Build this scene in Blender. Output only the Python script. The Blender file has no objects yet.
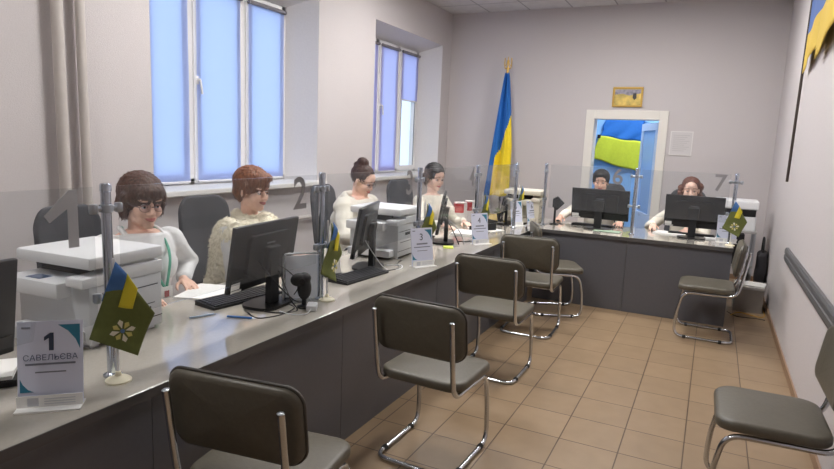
import bpy, bmesh, math, random
from mathutils import Vector, Matrix, noise

random.seed(7)
scene = bpy.context.scene
COL = scene.collection
PI = math.pi
R = math.radians

# ------------------------------------------------------------------ camera
cam_data = bpy.data.cameras.new('camera')
cam_data.sensor_width = 36.0
cam_data.lens = 598.0 / 834.0 * 36.0
cam_data.clip_start = 0.05
cam = bpy.data.objects.new('camera', cam_data)
COL.objects.link(cam)
_r = Vector((0.895, 0.444, 0.041)).normalized()
_b = Vector((0.433, -0.888, 0.155)); _b = (_b - _b.dot(_r) * _r).normalized()
_u = _b.cross(_r)
cam.matrix_world = Matrix.Translation((0, 0, 1.6)) @ Matrix((_r, _u, _b)).transposed().to_4x4()
scene.camera = cam

# ------------------------------------------------------------------ world, exposure, lamps
world = bpy.data.worlds.new('daylight'); scene.world = world
world.use_nodes = True
_bg = world.node_tree.nodes['Background']
_bg.inputs['Color'].default_value = (0.62, 0.78, 1.0, 1)
_bg.inputs['Strength'].default_value = 1.5
vs = scene.view_settings
vs.view_transform = 'Standard'; vs.look = 'None'; vs.gamma = 1.0; vs.use_curve_mapping = False
vs.exposure = 0.16
scene.cycles.use_denoising = True
scene.cycles.max_bounces = 10
scene.cycles.transparent_max_bounces = 24
scene.cycles.caustics_reflective = False
scene.cycles.caustics_refractive = False
PANEL_STRENGTH = 45.0
PANELS = [(-2.4, 3.3), (-0.7, 4.2), (-2.4, 6.0), (-0.7, 6.6), (-2.4, 0.4), (-0.7, 0.4)]
PANEL_DIM = {4: 0.8, 5: 0.06}

# ------------------------------------------------------------------ materials
def lin(c):
    c = c / 255.0
    return c / 12.92 if c <= 0.04045 else ((c + 0.055) / 1.055) ** 2.4
def rgb(r, g, b): return (lin(r), lin(g), lin(b), 1.0)
_mats = {}
def mat(name, color, rough=0.5, metal=0.0, var=0.0, scale=20.0, bump=0.0, coat=0.0, emit=None, estr=0.0, spec=None, sheen=0.0, stretch=None):
    if name in _mats: return _mats[name]
    m = bpy.data.materials.new(name); m.use_nodes = True
    nt = m.node_tree; b = nt.nodes['Principled BSDF']
    b.inputs['Base Color'].default_value = color
    b.inputs['Roughness'].default_value = rough
    b.inputs['Metallic'].default_value = metal
    if spec is not None: b.inputs['Specular IOR Level'].default_value = spec
    b.inputs['Coat Weight'].default_value = coat
    b.inputs['Sheen Weight'].default_value = sheen
    if emit is not None:
        b.inputs['Emission Color'].default_value = emit
        b.inputs['Emission Strength'].default_value = estr
    if var > 0 or bump > 0:
        tc = nt.nodes.new('ShaderNodeTexCoord')
        mp = nt.nodes.new('ShaderNodeMapping')
        if stretch: mp.inputs['Scale'].default_value = stretch
        nz = nt.nodes.new('ShaderNodeTexNoise')
        nz.inputs['Scale'].default_value = scale; nz.inputs['Detail'].default_value = 5
        nt.links.new(tc.outputs['Object'], mp.inputs['Vector'])
        nt.links.new(mp.outputs['Vector'], nz.inputs['Vector'])
        if var > 0:
            rp = nt.nodes.new('ShaderNodeValToRGB')
            rp.color_ramp.elements[0].position = 0.3; rp.color_ramp.elements[1].position = 0.7
            rp.color_ramp.elements[0].color = tuple(c * (1 - var) for c in color[:3]) + (1,)
            rp.color_ramp.elements[1].color = tuple(min(1, c * (1 + var)) for c in color[:3]) + (1,)
            nt.links.new(nz.outputs['Fac'], rp.inputs['Fac'])
            nt.links.new(rp.outputs['Color'], b.inputs['Base Color'])
        if bump > 0:
            bp = nt.nodes.new('ShaderNodeBump')
            bp.inputs['Strength'].default_value = bump; bp.inputs['Distance'].default_value = 0.01
            nt.links.new(nz.outputs['Fac'], bp.inputs['Height'])
            nt.links.new(bp.outputs['Normal'], b.inputs['Normal'])
    _mats[name] = m
    return m

def glass_mat(name, tint, ior=1.45, body=None, amount=0.0):
    """thin sheet: transmits with a tint and mirrors by Fresnel; body = milky share"""
    if name in _mats: return _mats[name]
    m = bpy.data.materials.new(name); m.use_nodes = True
    nt = m.node_tree; nt.nodes.clear()
    out = nt.nodes.new('ShaderNodeOutputMaterial')
    tr = nt.nodes.new('ShaderNodeBsdfTransparent'); tr.inputs['Color'].default_value = tint
    gl = nt.nodes.new('ShaderNodeBsdfGlossy'); gl.inputs['Roughness'].default_value = 0.02
    f0 = ((ior - 1) / (ior + 1)) ** 2
    ge = nt.nodes.new('ShaderNodeNewGeometry')
    dt = nt.nodes.new('ShaderNodeVectorMath'); dt.operation = 'DOT_PRODUCT'
    nt.links.new(ge.outputs['Normal'], dt.inputs[0]); nt.links.new(ge.outputs['Incoming'], dt.inputs[1])
    def mth(op, a, b_):
        q_ = nt.nodes.new('ShaderNodeMath'); q_.operation = op
        for i_, v_ in ((0, a), (1, b_)):
            if v_ is None: continue
            if isinstance(v_, (int, float)): q_.inputs[i_].default_value = v_
            else: nt.links.new(v_, q_.inputs[i_])
        return q_.outputs[0]
    cs = mth('ABSOLUTE', dt.outputs['Value'], None)
    pw = mth('POWER', mth('SUBTRACT', 1.0, cs), 5.0)
    fac = mth('ADD', mth('MULTIPLY', pw, 1 - f0), f0)
    mx = nt.nodes.new('ShaderNodeMixShader')
    nt.links.new(fac, mx.inputs['Fac'])
    nt.links.new(tr.outputs[0], mx.inputs[1]); nt.links.new(gl.outputs[0], mx.inputs[2])
    last = mx
    if body is not None:
        df = nt.nodes.new('ShaderNodeBsdfDiffuse'); df.inputs['Color'].default_value = body
        m2 = nt.nodes.new('ShaderNodeMixShader'); m2.inputs['Fac'].default_value = amount
        nt.links.new(mx.outputs[0], m2.inputs[1]); nt.links.new(df.outputs[0], m2.inputs[2])
        last = m2
    nt.links.new(last.outputs[0], out.inputs['Surface'])
    _mats[name] = m
    return m

def blind_mat(name, color, trans=0.75):
    if name in _mats: return _mats[name]
    m = bpy.data.materials.new(name); m.use_nodes = True
    nt = m.node_tree; nt.nodes.clear()
    out = nt.nodes.new('ShaderNodeOutputMaterial')
    tl = nt.nodes.new('ShaderNodeBsdfTranslucent')
    df = nt.nodes.new('ShaderNodeBsdfDiffuse')
    tc = nt.nodes.new('ShaderNodeTexCoord'); mp = nt.nodes.new('ShaderNodeMapping')
    mp.inputs['Scale'].default_value = (1, 60, 260)
    nz = nt.nodes.new('ShaderNodeTexNoise'); nz.inputs['Scale'].default_value = 3
    rp = nt.nodes.new('ShaderNodeValToRGB')
    rp.color_ramp.elements[0].color = tuple(c * 0.95 for c in color[:3]) + (1,)
    rp.color_ramp.elements[1].color = color
    nt.links.new(tc.outputs['Object'], mp.inputs['Vector']); nt.links.new(mp.outputs['Vector'], nz.inputs['Vector'])
    nt.links.new(nz.outputs['Fac'], rp.inputs['Fac'])
    nt.links.new(rp.outputs['Color'], tl.inputs['Color']); nt.links.new(rp.outputs['Color'], df.inputs['Color'])
    mx = nt.nodes.new('ShaderNodeMixShader'); mx.inputs['Fac'].default_value = trans
    nt.links.new(df.outputs[0], mx.inputs[1]); nt.links.new(tl.outputs[0], mx.inputs[2])
    nt.links.new(mx.outputs[0], out.inputs['Surface'])
    _mats[name] = m
    return m

def grid_mat(name, color, line, w, h, off, gap, rough, var=0.06, bump=0.25, plane='XY', gloss_var=0.0):
    m = bpy.data.materials.new(name); m.use_nodes = True
    nt = m.node_tree; b = nt.nodes['Principled BSDF']
    b.inputs['Roughness'].default_value = rough
    tc = nt.nodes.new('ShaderNodeTexCoord'); mp = nt.nodes.new('ShaderNodeMapping')
    mp.inputs['Location'].default_value = (off[0], off[1], 0)
    br = nt.nodes.new('ShaderNodeTexBrick')
    br.offset = 0.0; br.squash = 1.0
    br.inputs['Scale'].default_value = 1.0
    br.inputs['Brick Width'].default_value = w; br.inputs['Row Height'].default_value = h
    br.inputs['Mortar Size'].default_value = gap; br.inputs['Mortar Smooth'].default_value = 0.3
    br.inputs['Color1'].default_value = tuple(c * (1 - var) for c in color[:3]) + (1,)
    br.inputs['Color2'].default_value = tuple(c * (1 + var) for c in color[:3]) + (1,)
    br.inputs['Mortar'].default_value = line
    nz = nt.nodes.new('ShaderNodeTexNoise'); nz.inputs['Scale'].default_value = 9; nz.inputs['Detail'].default_value = 6
    mixc = nt.nodes.new('ShaderNodeMix'); mixc.data_type = 'RGBA'; mixc.blend_type = 'MULTIPLY'
    mixc.inputs[0].default_value = 0.35
    rp = nt.nodes.new('ShaderNodeValToRGB'); rp.color_ramp.elements[0].position = 0.3; rp.color_ramp.elements[1].position = 0.7
    rp.color_ramp.elements[0].color = (0.72, 0.7, 0.68, 1); rp.color_ramp.elements[1].color = (1, 1, 1, 1)
    nt.links.new(tc.outputs['Object'], mp.inputs['Vector']); nt.links.new(mp.outputs['Vector'], br.inputs['Vector'])
    nt.links.new(tc.outputs['Object'], nz.inputs['Vector']); nt.links.new(nz.outputs['Fac'], rp.inputs['Fac'])
    nt.links.new(br.outputs['Color'], mixc.inputs[6]); nt.links.new(rp.outputs['Color'], mixc.inputs[7])
    nt.links.new(mixc.outputs[2], b.inputs['Base Color'])
    bp = nt.nodes.new('ShaderNodeBump'); bp.inputs['Strength'].default_value = bump; bp.inputs['Distance'].default_value = 0.004
    bp.invert = True
    nt.links.new(br.outputs['Fac'], bp.inputs['Height']); nt.links.new(bp.outputs['Normal'], b.inputs['Normal'])
    _mats[name] = m
    return m

WALL = mat('wallpaper', rgb(201, 195, 195), 0.85, var=0.035, scale=140, bump=0.25)
WALL2 = mat('white_plaster', rgb(214, 212, 214), 0.8, var=0.02, scale=60, bump=0.1)
CEIL = grid_mat('ceiling_tiles', rgb(214, 213, 214), rgb(168, 168, 170), 0.6, 0.6, (0.18, 0.27), 0.012, 0.9, var=0.01, bump=0.3)
FLOOR = grid_mat('floor_tiles', rgb(152, 129, 102), rgb(92, 73, 56), 0.3125, 0.316, (-0.01, -0.004), 0.0038, 0.38, var=0.045, bump=0.5)
TOP = mat('counter_laminate', rgb(170, 165, 156), 0.11, var=0.03, scale=90, coat=0.35)
EDGE = mat('counter_edging', rgb(84, 82, 82), 0.4)
FRONT = mat('counter_front', rgb(93, 93, 98), 0.38, var=0.03, scale=50)
VINYL = mat('taupe_vinyl', rgb(92, 87, 76), 0.42, var=0.06, scale=60, bump=0.08)
PIPING = mat('vinyl_piping', rgb(62, 58, 52), 0.5)
CHROME = mat('chrome', rgb(206, 210, 216), 0.17, metal=1.0)
STEEL = mat('brushed_steel', rgb(182, 188, 196), 0.32, metal=1.0)
RUBBER = mat('black_rubber', rgb(28, 28, 28), 0.7)
BLACK = mat('black_plastic', rgb(14, 15, 19), 0.38)
BLACKM = mat('matt_black_plastic', rgb(22, 23, 26), 0.55, var=0.05, scale=200)
SCREEN = mat('dark_screen', rgb(14, 16, 20), 0.12)
KEYS = mat('key_caps', rgb(44, 44, 48), 0.5)
OFFICE = mat('office_chair_fabric', rgb(70, 71, 76), 0.85, var=0.08, scale=300, bump=0.1)
WHITEP = mat('white_plastic', rgb(230, 231, 233), 0.42)
LIGHTP = mat('pale_grey_plastic', rgb(208, 210, 213), 0.45)
BEIGEP = mat('cream_plastic', rgb(218, 212, 196), 0.45)
PAPER = mat('paper', rgb(236, 235, 232), 0.8)
PRINTED = mat('printed_bars', rgb(120, 124, 138), 0.8)
INK = mat('dark_ink', rgb(52, 62, 82), 0.7)
LILAC = mat('placard_face', rgb(214, 218, 236), 0.35)
TEAL = mat('placard_teal', rgb(44, 118, 146), 0.4)
PVC = mat('white_window_plastic', rgb(226, 225, 226), 0.4)
PVCD = mat('window_gasket', rgb(92, 92, 98), 0.6)
SILL = mat('window_sill_white', rgb(224, 222, 218), 0.4)
PIPEW = mat('painted_pipe', rgb(190, 183, 178), 0.5)
BLUEC = mat('flag_blue', rgb(28, 102, 182), 0.75, var=0.05, scale=30)
YELC = mat('flag_yellow', rgb(244, 216, 40), 0.75, var=0.04, scale=30)
OLIVE = mat('flag_olive', rgb(110, 118, 62), 0.8, var=0.06, scale=80)
LIME = mat('flag_lime', rgb(196, 208, 58), 0.8, var=0.05, scale=30)
GOLD = mat('gold_metal', rgb(196, 160, 84), 0.35, metal=0.8)
DARKWOOD = mat('dark_pole', rgb(60, 48, 40), 0.5)
SKIN = mat('skin', rgb(238, 194, 172), 0.5, var=0.05, scale=40)
SKIN2 = mat('skin_fair', rgb(242, 202, 182), 0.5, var=0.05, scale=40)
LIP = mat('lips', rgb(186, 104, 98), 0.45)
EYEW = mat('eye_white', rgb(232, 230, 228), 0.2)
IRIS = mat('iris', rgb(52, 38, 30), 0.2)
BROW = mat('eyebrow', rgb(122, 88, 70), 0.8)
GLASSF = mat('spectacle_rim', rgb(112, 92, 96), 0.35, metal=0.6)
WHITEC = mat('white_cloth', rgb(232, 232, 232), 0.85, var=0.03, scale=60, bump=0.15)
CREAMC = mat('cream_knit', rgb(240, 234, 220), 0.9, var=0.05, scale=160, bump=0.3)
FUR = mat('cream_fur', rgb(240, 233, 212), 0.95, var=0.1, scale=120, bump=0.4)
TROUS = mat('dark_trousers', rgb(44, 44, 54), 0.85)
SHOE = mat('black_shoe', rgb(26, 24, 24), 0.4)
MINT = mat('mint_ribbon', rgb(96, 176, 150), 0.7)
TEALP = mat('lcd', rgb(60, 90, 130), 0.2)
ACRYL = glass_mat('clear_acrylic', (0.93, 0.95, 0.95, 1), 1.35)
SHIELD = glass_mat('shield_glass', (0.955, 0.965, 0.97, 1), 1.3, body=rgb(200, 202, 206), amount=0.045)
PANE = glass_mat('window_pane', (0.97, 0.98, 0.98, 1), 1.25)
FROST = glass_mat('frosted_digit', (0.9, 0.9, 0.92, 1), 1.2, body=rgb(152, 150, 152), amount=0.82)
BLINDB = blind_mat('blue_blind', (0.58, 0.67, 0.95, 1), 0.78)
BLINDL = blind_mat('lavender_blind', (0.58, 0.58, 0.9, 1), 0.7)

def hair_mat(name, c):
    return mat(name, c, 0.45, var=0.6, scale=14, bump=0.6, stretch=(9, 9, 1.5))

# ------------------------------------------------------------------ mesh helpers
def new_bm(): return bmesh.new()
def obj(name, bm, m, parent=None, smooth=False, angle=None):
    me = bpy.data.meshes.new(name)
    bmesh.ops.recalc_face_normals(bm, faces=bm.faces[:])
    bm.to_mesh(me); bm.free()
    for k in (m if isinstance(m, (list, tuple)) else [m]): me.materials.append(k)
    if smooth or angle:
        me.polygons.foreach_set('use_smooth', [True] * len(me.polygons))
        if angle:
            try: me.set_sharp_from_angle(angle=R(angle))
            except Exception: pass
    o = bpy.data.objects.new(name, me); COL.objects.link(o)
    if parent is not None: o.parent = parent
    return o
def thing(name, label, cat, loc=(0, 0, 0), rz=0.0, group=None):
    o = bpy.data.objects.new(name, None); COL.objects.link(o)
    o.empty_display_size = 0.05
    o.location = loc; o.rotation_euler = (0, 0, rz)
    o['label'] = label; o['category'] = cat
    if group: o['group'] = group
    return o
def tag(o, label, cat, group=None, loc=None, rz=None):
    o['label'] = label; o['category'] = cat
    if group: o['group'] = group
    if loc is not None: o.location = loc
    if rz is not None: o.rotation_euler = (0, 0, rz)
    return o
def struct(name, bm, m, parent=None, **k):
    o = obj(name, bm, m, parent, **k)
    if parent is None: o['kind'] = 'structure'
    return o
def copy_tree(o, parent=None):
    c = o.copy(); COL.objects.link(c)
    if parent is not None: c.parent = parent
    for ch in list(o.children): copy_tree(ch, c)
    return c
def dup(root, loc, rz, label, group=None):
    r = copy_tree(root); r.location = loc; r.rotation_euler = (0, 0, rz)
    r['label'] = label
    if group: r['group'] = group
    return r

def box(bm, x0, x1, y0, y1, z0, z1, bev=0.0, M=None, mi=0, seg=2):
    vs_ = [Vector((x, y, z)) for x in (x0, x1) for y in (y0, y1) for z in (z0, z1)]
    bv = [bm.verts.new(v) for v in vs_]
    fs = [bm.faces.new([bv[i] for i in q]) for q in ((0, 1, 3, 2), (4, 6, 7, 5), (0, 4, 5, 1), (2, 3, 7, 6), (0, 2, 6, 4), (1, 5, 7, 3))]
    for f in fs: f.material_index = mi
    if bev > 0:
        es = list({e for f in fs for e in f.edges})
        r = bmesh.ops.bevel(bm, geom=es, offset=bev, segments=seg, affect='EDGES', profile=0.5)
        vv = {v for f in r['faces'] for v in f.verts} | {v for v in bv if v.is_valid}
    else: vv = set(bv)
    if M is not None:
        done = set()
        stack = [v for v in vv if v.is_valid]
        for v in stack:
            if v not in done: done.add(v)
        # include all verts connected
        q = list(done)
        while q:
            v = q.pop()
            for e in v.link_edges:
                w = e.other_vert(v)
                if w not in done: done.add(w); q.append(w)
        bmesh.ops.transform(bm, matrix=M, verts=list(done))
    return bm
def B(*a, **k):
    return box(new_bm(), *a, **k)
def tube(bm, pts, r, n=10, closed=False, mi=0):
    pts = [Vector(p) for p in pts]
    rings = []
    N = len(pts)
    up = None
    for i, p in enumerate(pts):
        if closed: d = pts[(i + 1) % N] - pts[i - 1]
        elif i == 0: d = pts[1] - p
        elif i == N - 1: d = p - pts[i - 1]
        else: d = (pts[i + 1] - p).normalized() + (p - pts[i - 1]).normalized()
        d.normalize()
        if up is None:
            up = Vector((0, 0, 1)) if abs(d.z) < 0.9 else Vector((1, 0, 0))
        s = d.cross(up)
        if s.length < 1e-4: s = d.cross(Vector((0.3, 1, 0.2)))
        s.normalize(); u = s.cross(d).normalized(); up = u
        rr = r[i] if isinstance(r, (list, tuple)) else r
        rings.append([bm.verts.new(p + rr * (math.cos(2 * PI * k / n) * s + math.sin(2 * PI * k / n) * u)) for k in range(n)])
    M_ = N if closed else N - 1
    for i in range(M_):
        a, b = rings[i], rings[(i + 1) % N]
        for k in range(n):
            f = bm.faces.new((a[k], a[(k + 1) % n], b[(k + 1) % n], b[k])); f.material_index = mi
    if not closed:
        bm.faces.new(rings[0]).material_index = mi; bm.faces.new(rings[-1][::-1]).material_index = mi
    return bm
def fillet(pts, rad, n=6):
    pts = [Vector(p) for p in pts]; out = [pts[0]]
    for i in range(1, len(pts) - 1):
        a, p, b = pts[i - 1], pts[i], pts[i + 1]
        da, db = (a - p), (b - p)
        t = min(rad, da.length * 0.49, db.length * 0.49)
        s, e = p + da.normalized() * t, p + db.normalized() * t
        for k in range(n + 1):
            u = k / n
            out.append((1 - u) ** 2 * s + 2 * u * (1 - u) * p + u * u * e)
    out.append(pts[-1]); return out
def catmull(pts, n=8):
    pts = [Vector(p) for p in pts]
    P_ = [pts[0]] + pts + [pts[-1]]; out = []
    for i in range(1, len(P_) - 2):
        a, b, c, d = P_[i - 1:i + 3]
        for k in range(n):
            t = k / n
            out.append(0.5 * ((2 * b) + (c - a) * t + (2 * a - 5 * b + 4 * c - d) * t * t + (3 * b - a - 3 * c + d) * t ** 3))
    out.append(pts[-1]); return out
def lathe(bm, prof, n=24, c=(0, 0, 0), mi=0):
    c = Vector(c); rings = []
    for r, z in prof:
        rings.append([bm.verts.new(c + Vector((r * math.cos(2 * PI * k / n), r * math.sin(2 * PI * k / n), z))) for k in range(n)])
    for a, b in zip(rings, rings[1:]):
        for k in range(n):
            bm.faces.new((a[k], a[(k + 1) % n], b[(k + 1) % n], b[k])).material_index = mi
    bm.faces.new(rings[0][::-1]); bm.faces.new(rings[-1])
    return bm
def prism(bm, poly, axis, a, b, mi=0):
    """extrude a 2-D outline along an axis from a to b"""
    def pt(u, v, w):
        return {'x': Vector((w, u, v)), 'y': Vector((u, w, v)), 'z': Vector((u, v, w))}[axis]
    lo = [bm.verts.new(pt(u, v, a)) for u, v in poly]; hi = [bm.verts.new(pt(u, v, b)) for u, v in poly]
    fs = [bm.faces.new(lo[::-1]), bm.faces.new(hi)]
    n = len(poly)
    for k in range(n): fs.append(bm.faces.new((lo[k], lo[(k + 1) % n], hi[(k + 1) % n], hi[k])))
    for f in fs: f.material_index = mi
    return bm
def rrect(w, h, r, n=6, cx=0, cy=0):
    out = []
    for sx, sy, a0 in ((1, 1, 0), (-1, 1, 90), (-1, -1, 180), (1, -1, 270)):
        for k in range(n + 1):
            a = R(a0 + 90 * k / n)
            out.append((cx + sx * (w / 2 - r) + r * math.cos(a), cy + sy * (h / 2 - r) + r * math.sin(a)))
    return out
def ell(bm, c, r, rot=None, sub=3):
    if not isinstance(r, (list, tuple)): r = (r, r, r)
    M = Matrix.Translation(c)
    if rot is not None: M = M @ rot
    M = M @ Matrix.Diagonal((r[0], r[1], r[2], 1))
    bmesh.ops.create_icosphere(bm, subdivisions=sub, radius=1.0, matrix=M); return bm
def cap(bm, p, q, r1, r2, n=14):
    p, q = Vector(p), Vector(q); d = (q - p)
    if d.length < 1e-6: return ell(bm, p, r1, sub=2)
    d.normalize()
    prof = []
    for k in range(5): prof.append((p - d * r1 * math.cos(PI / 2 * k / 5), r1 * math.sin(PI / 2 * k / 5) + 1e-4))
    prof.append((p, r1)); prof.append((q, r2))
    for k in range(1, 6): prof.append((q + d * r2 * math.sin(PI / 2 * k / 5), r2 * math.cos(PI / 2 * k / 5) + 1e-4))
    tube(bm, [a for a, _ in prof], [b for _, b in prof], n); return bm
def loft(bm, secs, n=28):
    rings = []
    for (cx, cy, cz, rx, ry) in secs:
        rings.append([bm.verts.new((cx + rx * math.cos(2 * PI * k / n), cy + ry * math.sin(2 * PI * k / n), cz)) for k in range(n)])
    for a, b in zip(rings, rings[1:]):
        for k in range(n): bm.faces.new((a[k], a[(k + 1) % n], b[(k + 1) % n], b[k]))
    bm.faces.new(rings[0][::-1]); bm.faces.new(rings[-1]); return bm
def fuse(name, bm, m, voxel, parent, smooth=4, noise_amp=0.0, noise_scale=(30, 30, 30)):
    """one continuous skin around overlapping volumes"""
    bmesh.ops.recalc_face_normals(bm, faces=bm.faces[:])
    me = bpy.data.meshes.new(name); bm.to_mesh(me); bm.free()
    t = bpy.data.objects.new('temp', me); COL.objects.link(t)
    md = t.modifiers.new('r', 'REMESH'); md.mode = 'VOXEL'; md.voxel_size = voxel; md.use_smooth_shade = True
    if smooth:
        s = t.modifiers.new('s', 'SMOOTH'); s.factor = 0.5; s.iterations = smooth
    dg = bpy.context.evaluated_depsgraph_get()
    res = bpy.data.meshes.new_from_object(t.evaluated_get(dg), depsgraph=dg)
    bpy.data.objects.remove(t); bpy.data.meshes.remove(me)
    res.name = name
    if noise_amp:
        cos = [v.co.copy() for v in res.vertices]; nor = [v.normal.copy() for v in res.vertices]
        flat = []
        for c, n_ in zip(cos, nor):
            flat.extend(c + n_ * noise_amp * noise.noise(Vector((c.x * noise_scale[0], c.y * noise_scale[1], c.z * noise_scale[2]))))
        res.vertices.foreach_set('co', flat); res.update()
    res.materials.clear(); res.materials.append(m)
    res.polygons.foreach_set('use_smooth', [True] * len(res.polygons))
    o = bpy.data.objects.new(name, res); COL.objects.link(o)
    if parent is not None: o.parent = parent
    return o
def text_mesh(name, s, size, m, parent, M, extrude=0.0008, bold=0.0, align='CENTER'):
    cu = bpy.data.curves.new(name, 'FONT'); cu.body = s; cu.size = size; cu.extrude = extrude
    cu.align_x = align; cu.align_y = 'CENTER'; cu.offset = bold
    t = bpy.data.objects.new('temp', cu); COL.objects.link(t)
    dg = bpy.context.evaluated_depsgraph_get()
    me = bpy.data.meshes.new_from_object(t.evaluated_get(dg), depsgraph=dg)
    bpy.data.objects.remove(t); bpy.data.curves.remove(cu)
    me.transform(M); me.name = name
    me.materials.clear(); me.materials.append(m)
    o = bpy.data.objects.new(name, me); COL.objects.link(o)
    if parent is not None: o.parent = parent
    return o
def patch(bm, p00, p10, p11, p01, nu, nv, wave=None, mi=0):
    """bilinear sheet of nu x nv cells"""
    p00, p10, p11, p01 = map(Vector, (p00, p10, p11, p01))
    g = []
    for j in range(nv + 1):
        v = j / nv; row = []
        for i in range(nu + 1):
            u = i / nu
            p = (1 - u) * (1 - v) * p00 + u * (1 - v) * p10 + u * v * p11 + (1 - u) * v * p01
            if wave: p = p + Vector(wave(u, v))
            row.append(bm.verts.new(p))
        g.append(row)
    for j in range(nv):
        for i in range(nu):
            f = bm.faces.new((g[j][i], g[j][i + 1], g[j + 1][i + 1], g[j + 1][i]))
            f.material_index = mi(i / nu, j / nv) if callable(mi) else mi
    return bm
def solid(o, t):
    m = o.modifiers.new('thickness', 'SOLIDIFY'); m.thickness = t; m.offset = 0
    return o

# ------------------------------------------------------------------ the room
XL, XR, YB, YF, ZC = -3.77, 0.64, 8.65, -2.6, 3.5
T = 0.42
struct('floor', B(XL - T, XR + 0.2, YF - 0.2, 12.0, -0.12, 0), FLOOR)
struct('ceiling', B(XL - T, XR + 0.2, YF - 0.2, YB, ZC, ZC + 0.12), CEIL)
struct('wall_right', B(XR, XR + 0.2, YF, YB + 0.25, 0, ZC), WALL)
struct('wall_front', B(XL, XR, YF - 0.2, YF, 0, ZC), WALL)
W1 = (3.17, 5.24); W2 = (6.38, 8.33); WZ0, WZ1 = 1.14, 3.0
bm = new_bm()
ys = [YF, W1[0], W1[1], W2[0], W2[1], YB + 0.25]
for i in range(5):
    if i in (1, 3):
        box(bm, XL - T, XL, ys[i], ys[i + 1], 0, WZ0 - 0.045); box(bm, XL - T, XL, ys[i], ys[i + 1], WZ1, ZC)
    else: box(bm, XL - T, XL, ys[i], ys[i + 1], 0, ZC)
struct('wall_left', bm, WALL)
DX0, DX1, DZ = -1.585, -0.69, 2.03
bm = new_bm()
box(bm, XL, DX0, YB, YB + 0.22, 0, ZC); box(bm, DX1, XR, YB, YB + 0.22, 0, ZC); box(bm, DX0, DX1, YB, YB + 0.22, DZ, ZC)
struct('wall_back', bm, WALL)
struct('baseboard_right', B(XR - 0.012, XR, YF, YB, 0, 0.06), mat('skirting', rgb(150, 122, 98), 0.5))
struct('baseboard_back', B(DX1 + 0.1, XR - 0.012, YB - 0.012, YB, 0, 0.06), _mats['skirting'])
# splayed window reveals and sills
WPX = -4.08
for n, (w, s0, s1) in enumerate(((W1, 3.30, 5.09), (W2, 6.50, 8.17)), 1):
    bm = new_bm()
    prism(bm, [(XL - 0.002, w[0]), (WPX - 0.05, w[0]), (WPX - 0.05, s0), (WPX, s0)], 'z', WZ0, WZ1)
    prism(bm, [(XL - 0.002, w[1]), (WPX, s1), (WPX - 0.05, s1), (WPX - 0.05, w[1])], 'z', WZ0, WZ1)
    prism(bm, [(XL - 0.002, WZ1), (WPX, 2.88), (WPX - 0.05, 2.88), (WPX - 0.05, WZ1)], 'y', w[0] + 0.001, w[1] - 0.001)
    struct('trim_%d' % n, bm, WALL2)
    struct('trim_%d' % (n + 2), B(WPX - 0.05, XL + 0.1, w[0] - 0.06 if n == 1 else w[0] - 0.06, w[1] + 0.06, WZ0 - 0.045, WZ0, bev=0.008), SILL)

def window(name, panes, z0, z1, handle_at):
    e = bpy.data.objects.new(name, None); COL.objects.link(e); e['kind'] = 'structure'
    y0, y1 = panes[0], panes[-1]
    bm = new_bm(); x0, x1 = WPX - 0.07, WPX
    box(bm, x0, x1, y0, y0 + 0.05, z0, z1); box(bm, x0, x1, y1 - 0.05, y1, z0, z1)
    box(bm, x0, x1, y0, y1, z0, z0 + 0.05); box(bm, x0, x1, y0, y1, z1 - 0.05, z1)
    for y in panes[1:-1]: box(bm, x0, x1, y - 0.035, y + 0.035, z0, z1)
    obj('window_frame', bm, PVC, e)
    for k in range(len(panes) - 1):
        a = panes[k] + (0.05 if k == 0 else 0.035); b = panes[k + 1] - (0.05 if k == len(panes) - 2 else 0.035)
        bm = new_bm(); xs0, xs1 = WPX - 0.05, WPX + 0.018
        s = 0.055
        box(bm, xs0, xs1, a, a + s, z0 + 0.04, z1 - 0.04); box(bm, xs0, xs1, b - s, b, z0 + 0.04, z1 - 0.04)
        box(bm, xs0, xs1, a + s, b - s, z0 + 0.04, z0 + 0.04 + s); box(bm, xs0, xs1, a + s, b - s, z1 - 0.04 - s, z1 - 0.04)
        sash = obj('sash', bm, PVC, e)
        obj('pane', B(WPX - 0.03, WPX - 0.024, a + s, b - s, z0 + 0.04 + s, z1 - 0.04 - s), PANE, sash)
        bm = new_bm(); g = 0.008
        box(bm, xs1 - 0.004, xs1 + 0.002, a + s, a + s + g, z0 + 0.095, z1 - 0.095); box(bm, xs1 - 0.004, xs1 + 0.002, b - s - g, b - s, z0 + 0.095, z1 - 0.095)
        obj('gasket', bm, PVCD, sash)
        if k in handle_at:
            bm = new_bm(); yh = a + s / 2
            box(bm, xs1, xs1 + 0.012, yh - 0.014, yh + 0.014, 2.0, 2.07, bev=0.003)
            tube(bm, fillet([(xs1 + 0.01, yh, 2.04), (xs1 + 0.045, yh, 2.04), (xs1 + 0.045, yh + 0.02, 1.92)], 0.015), 0.01, 8)
            obj('handle', bm, PVC, sash, angle=40)
    return e
P1 = [3.30, 3.82, 4.46, 5.09]; P2 = [6.50, 6.97, 7.55, 8.17]
window('window_1', P1, WZ0, 2.88, (1,)); window('window_2', P2, WZ0, 2.88, (1,))
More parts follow.
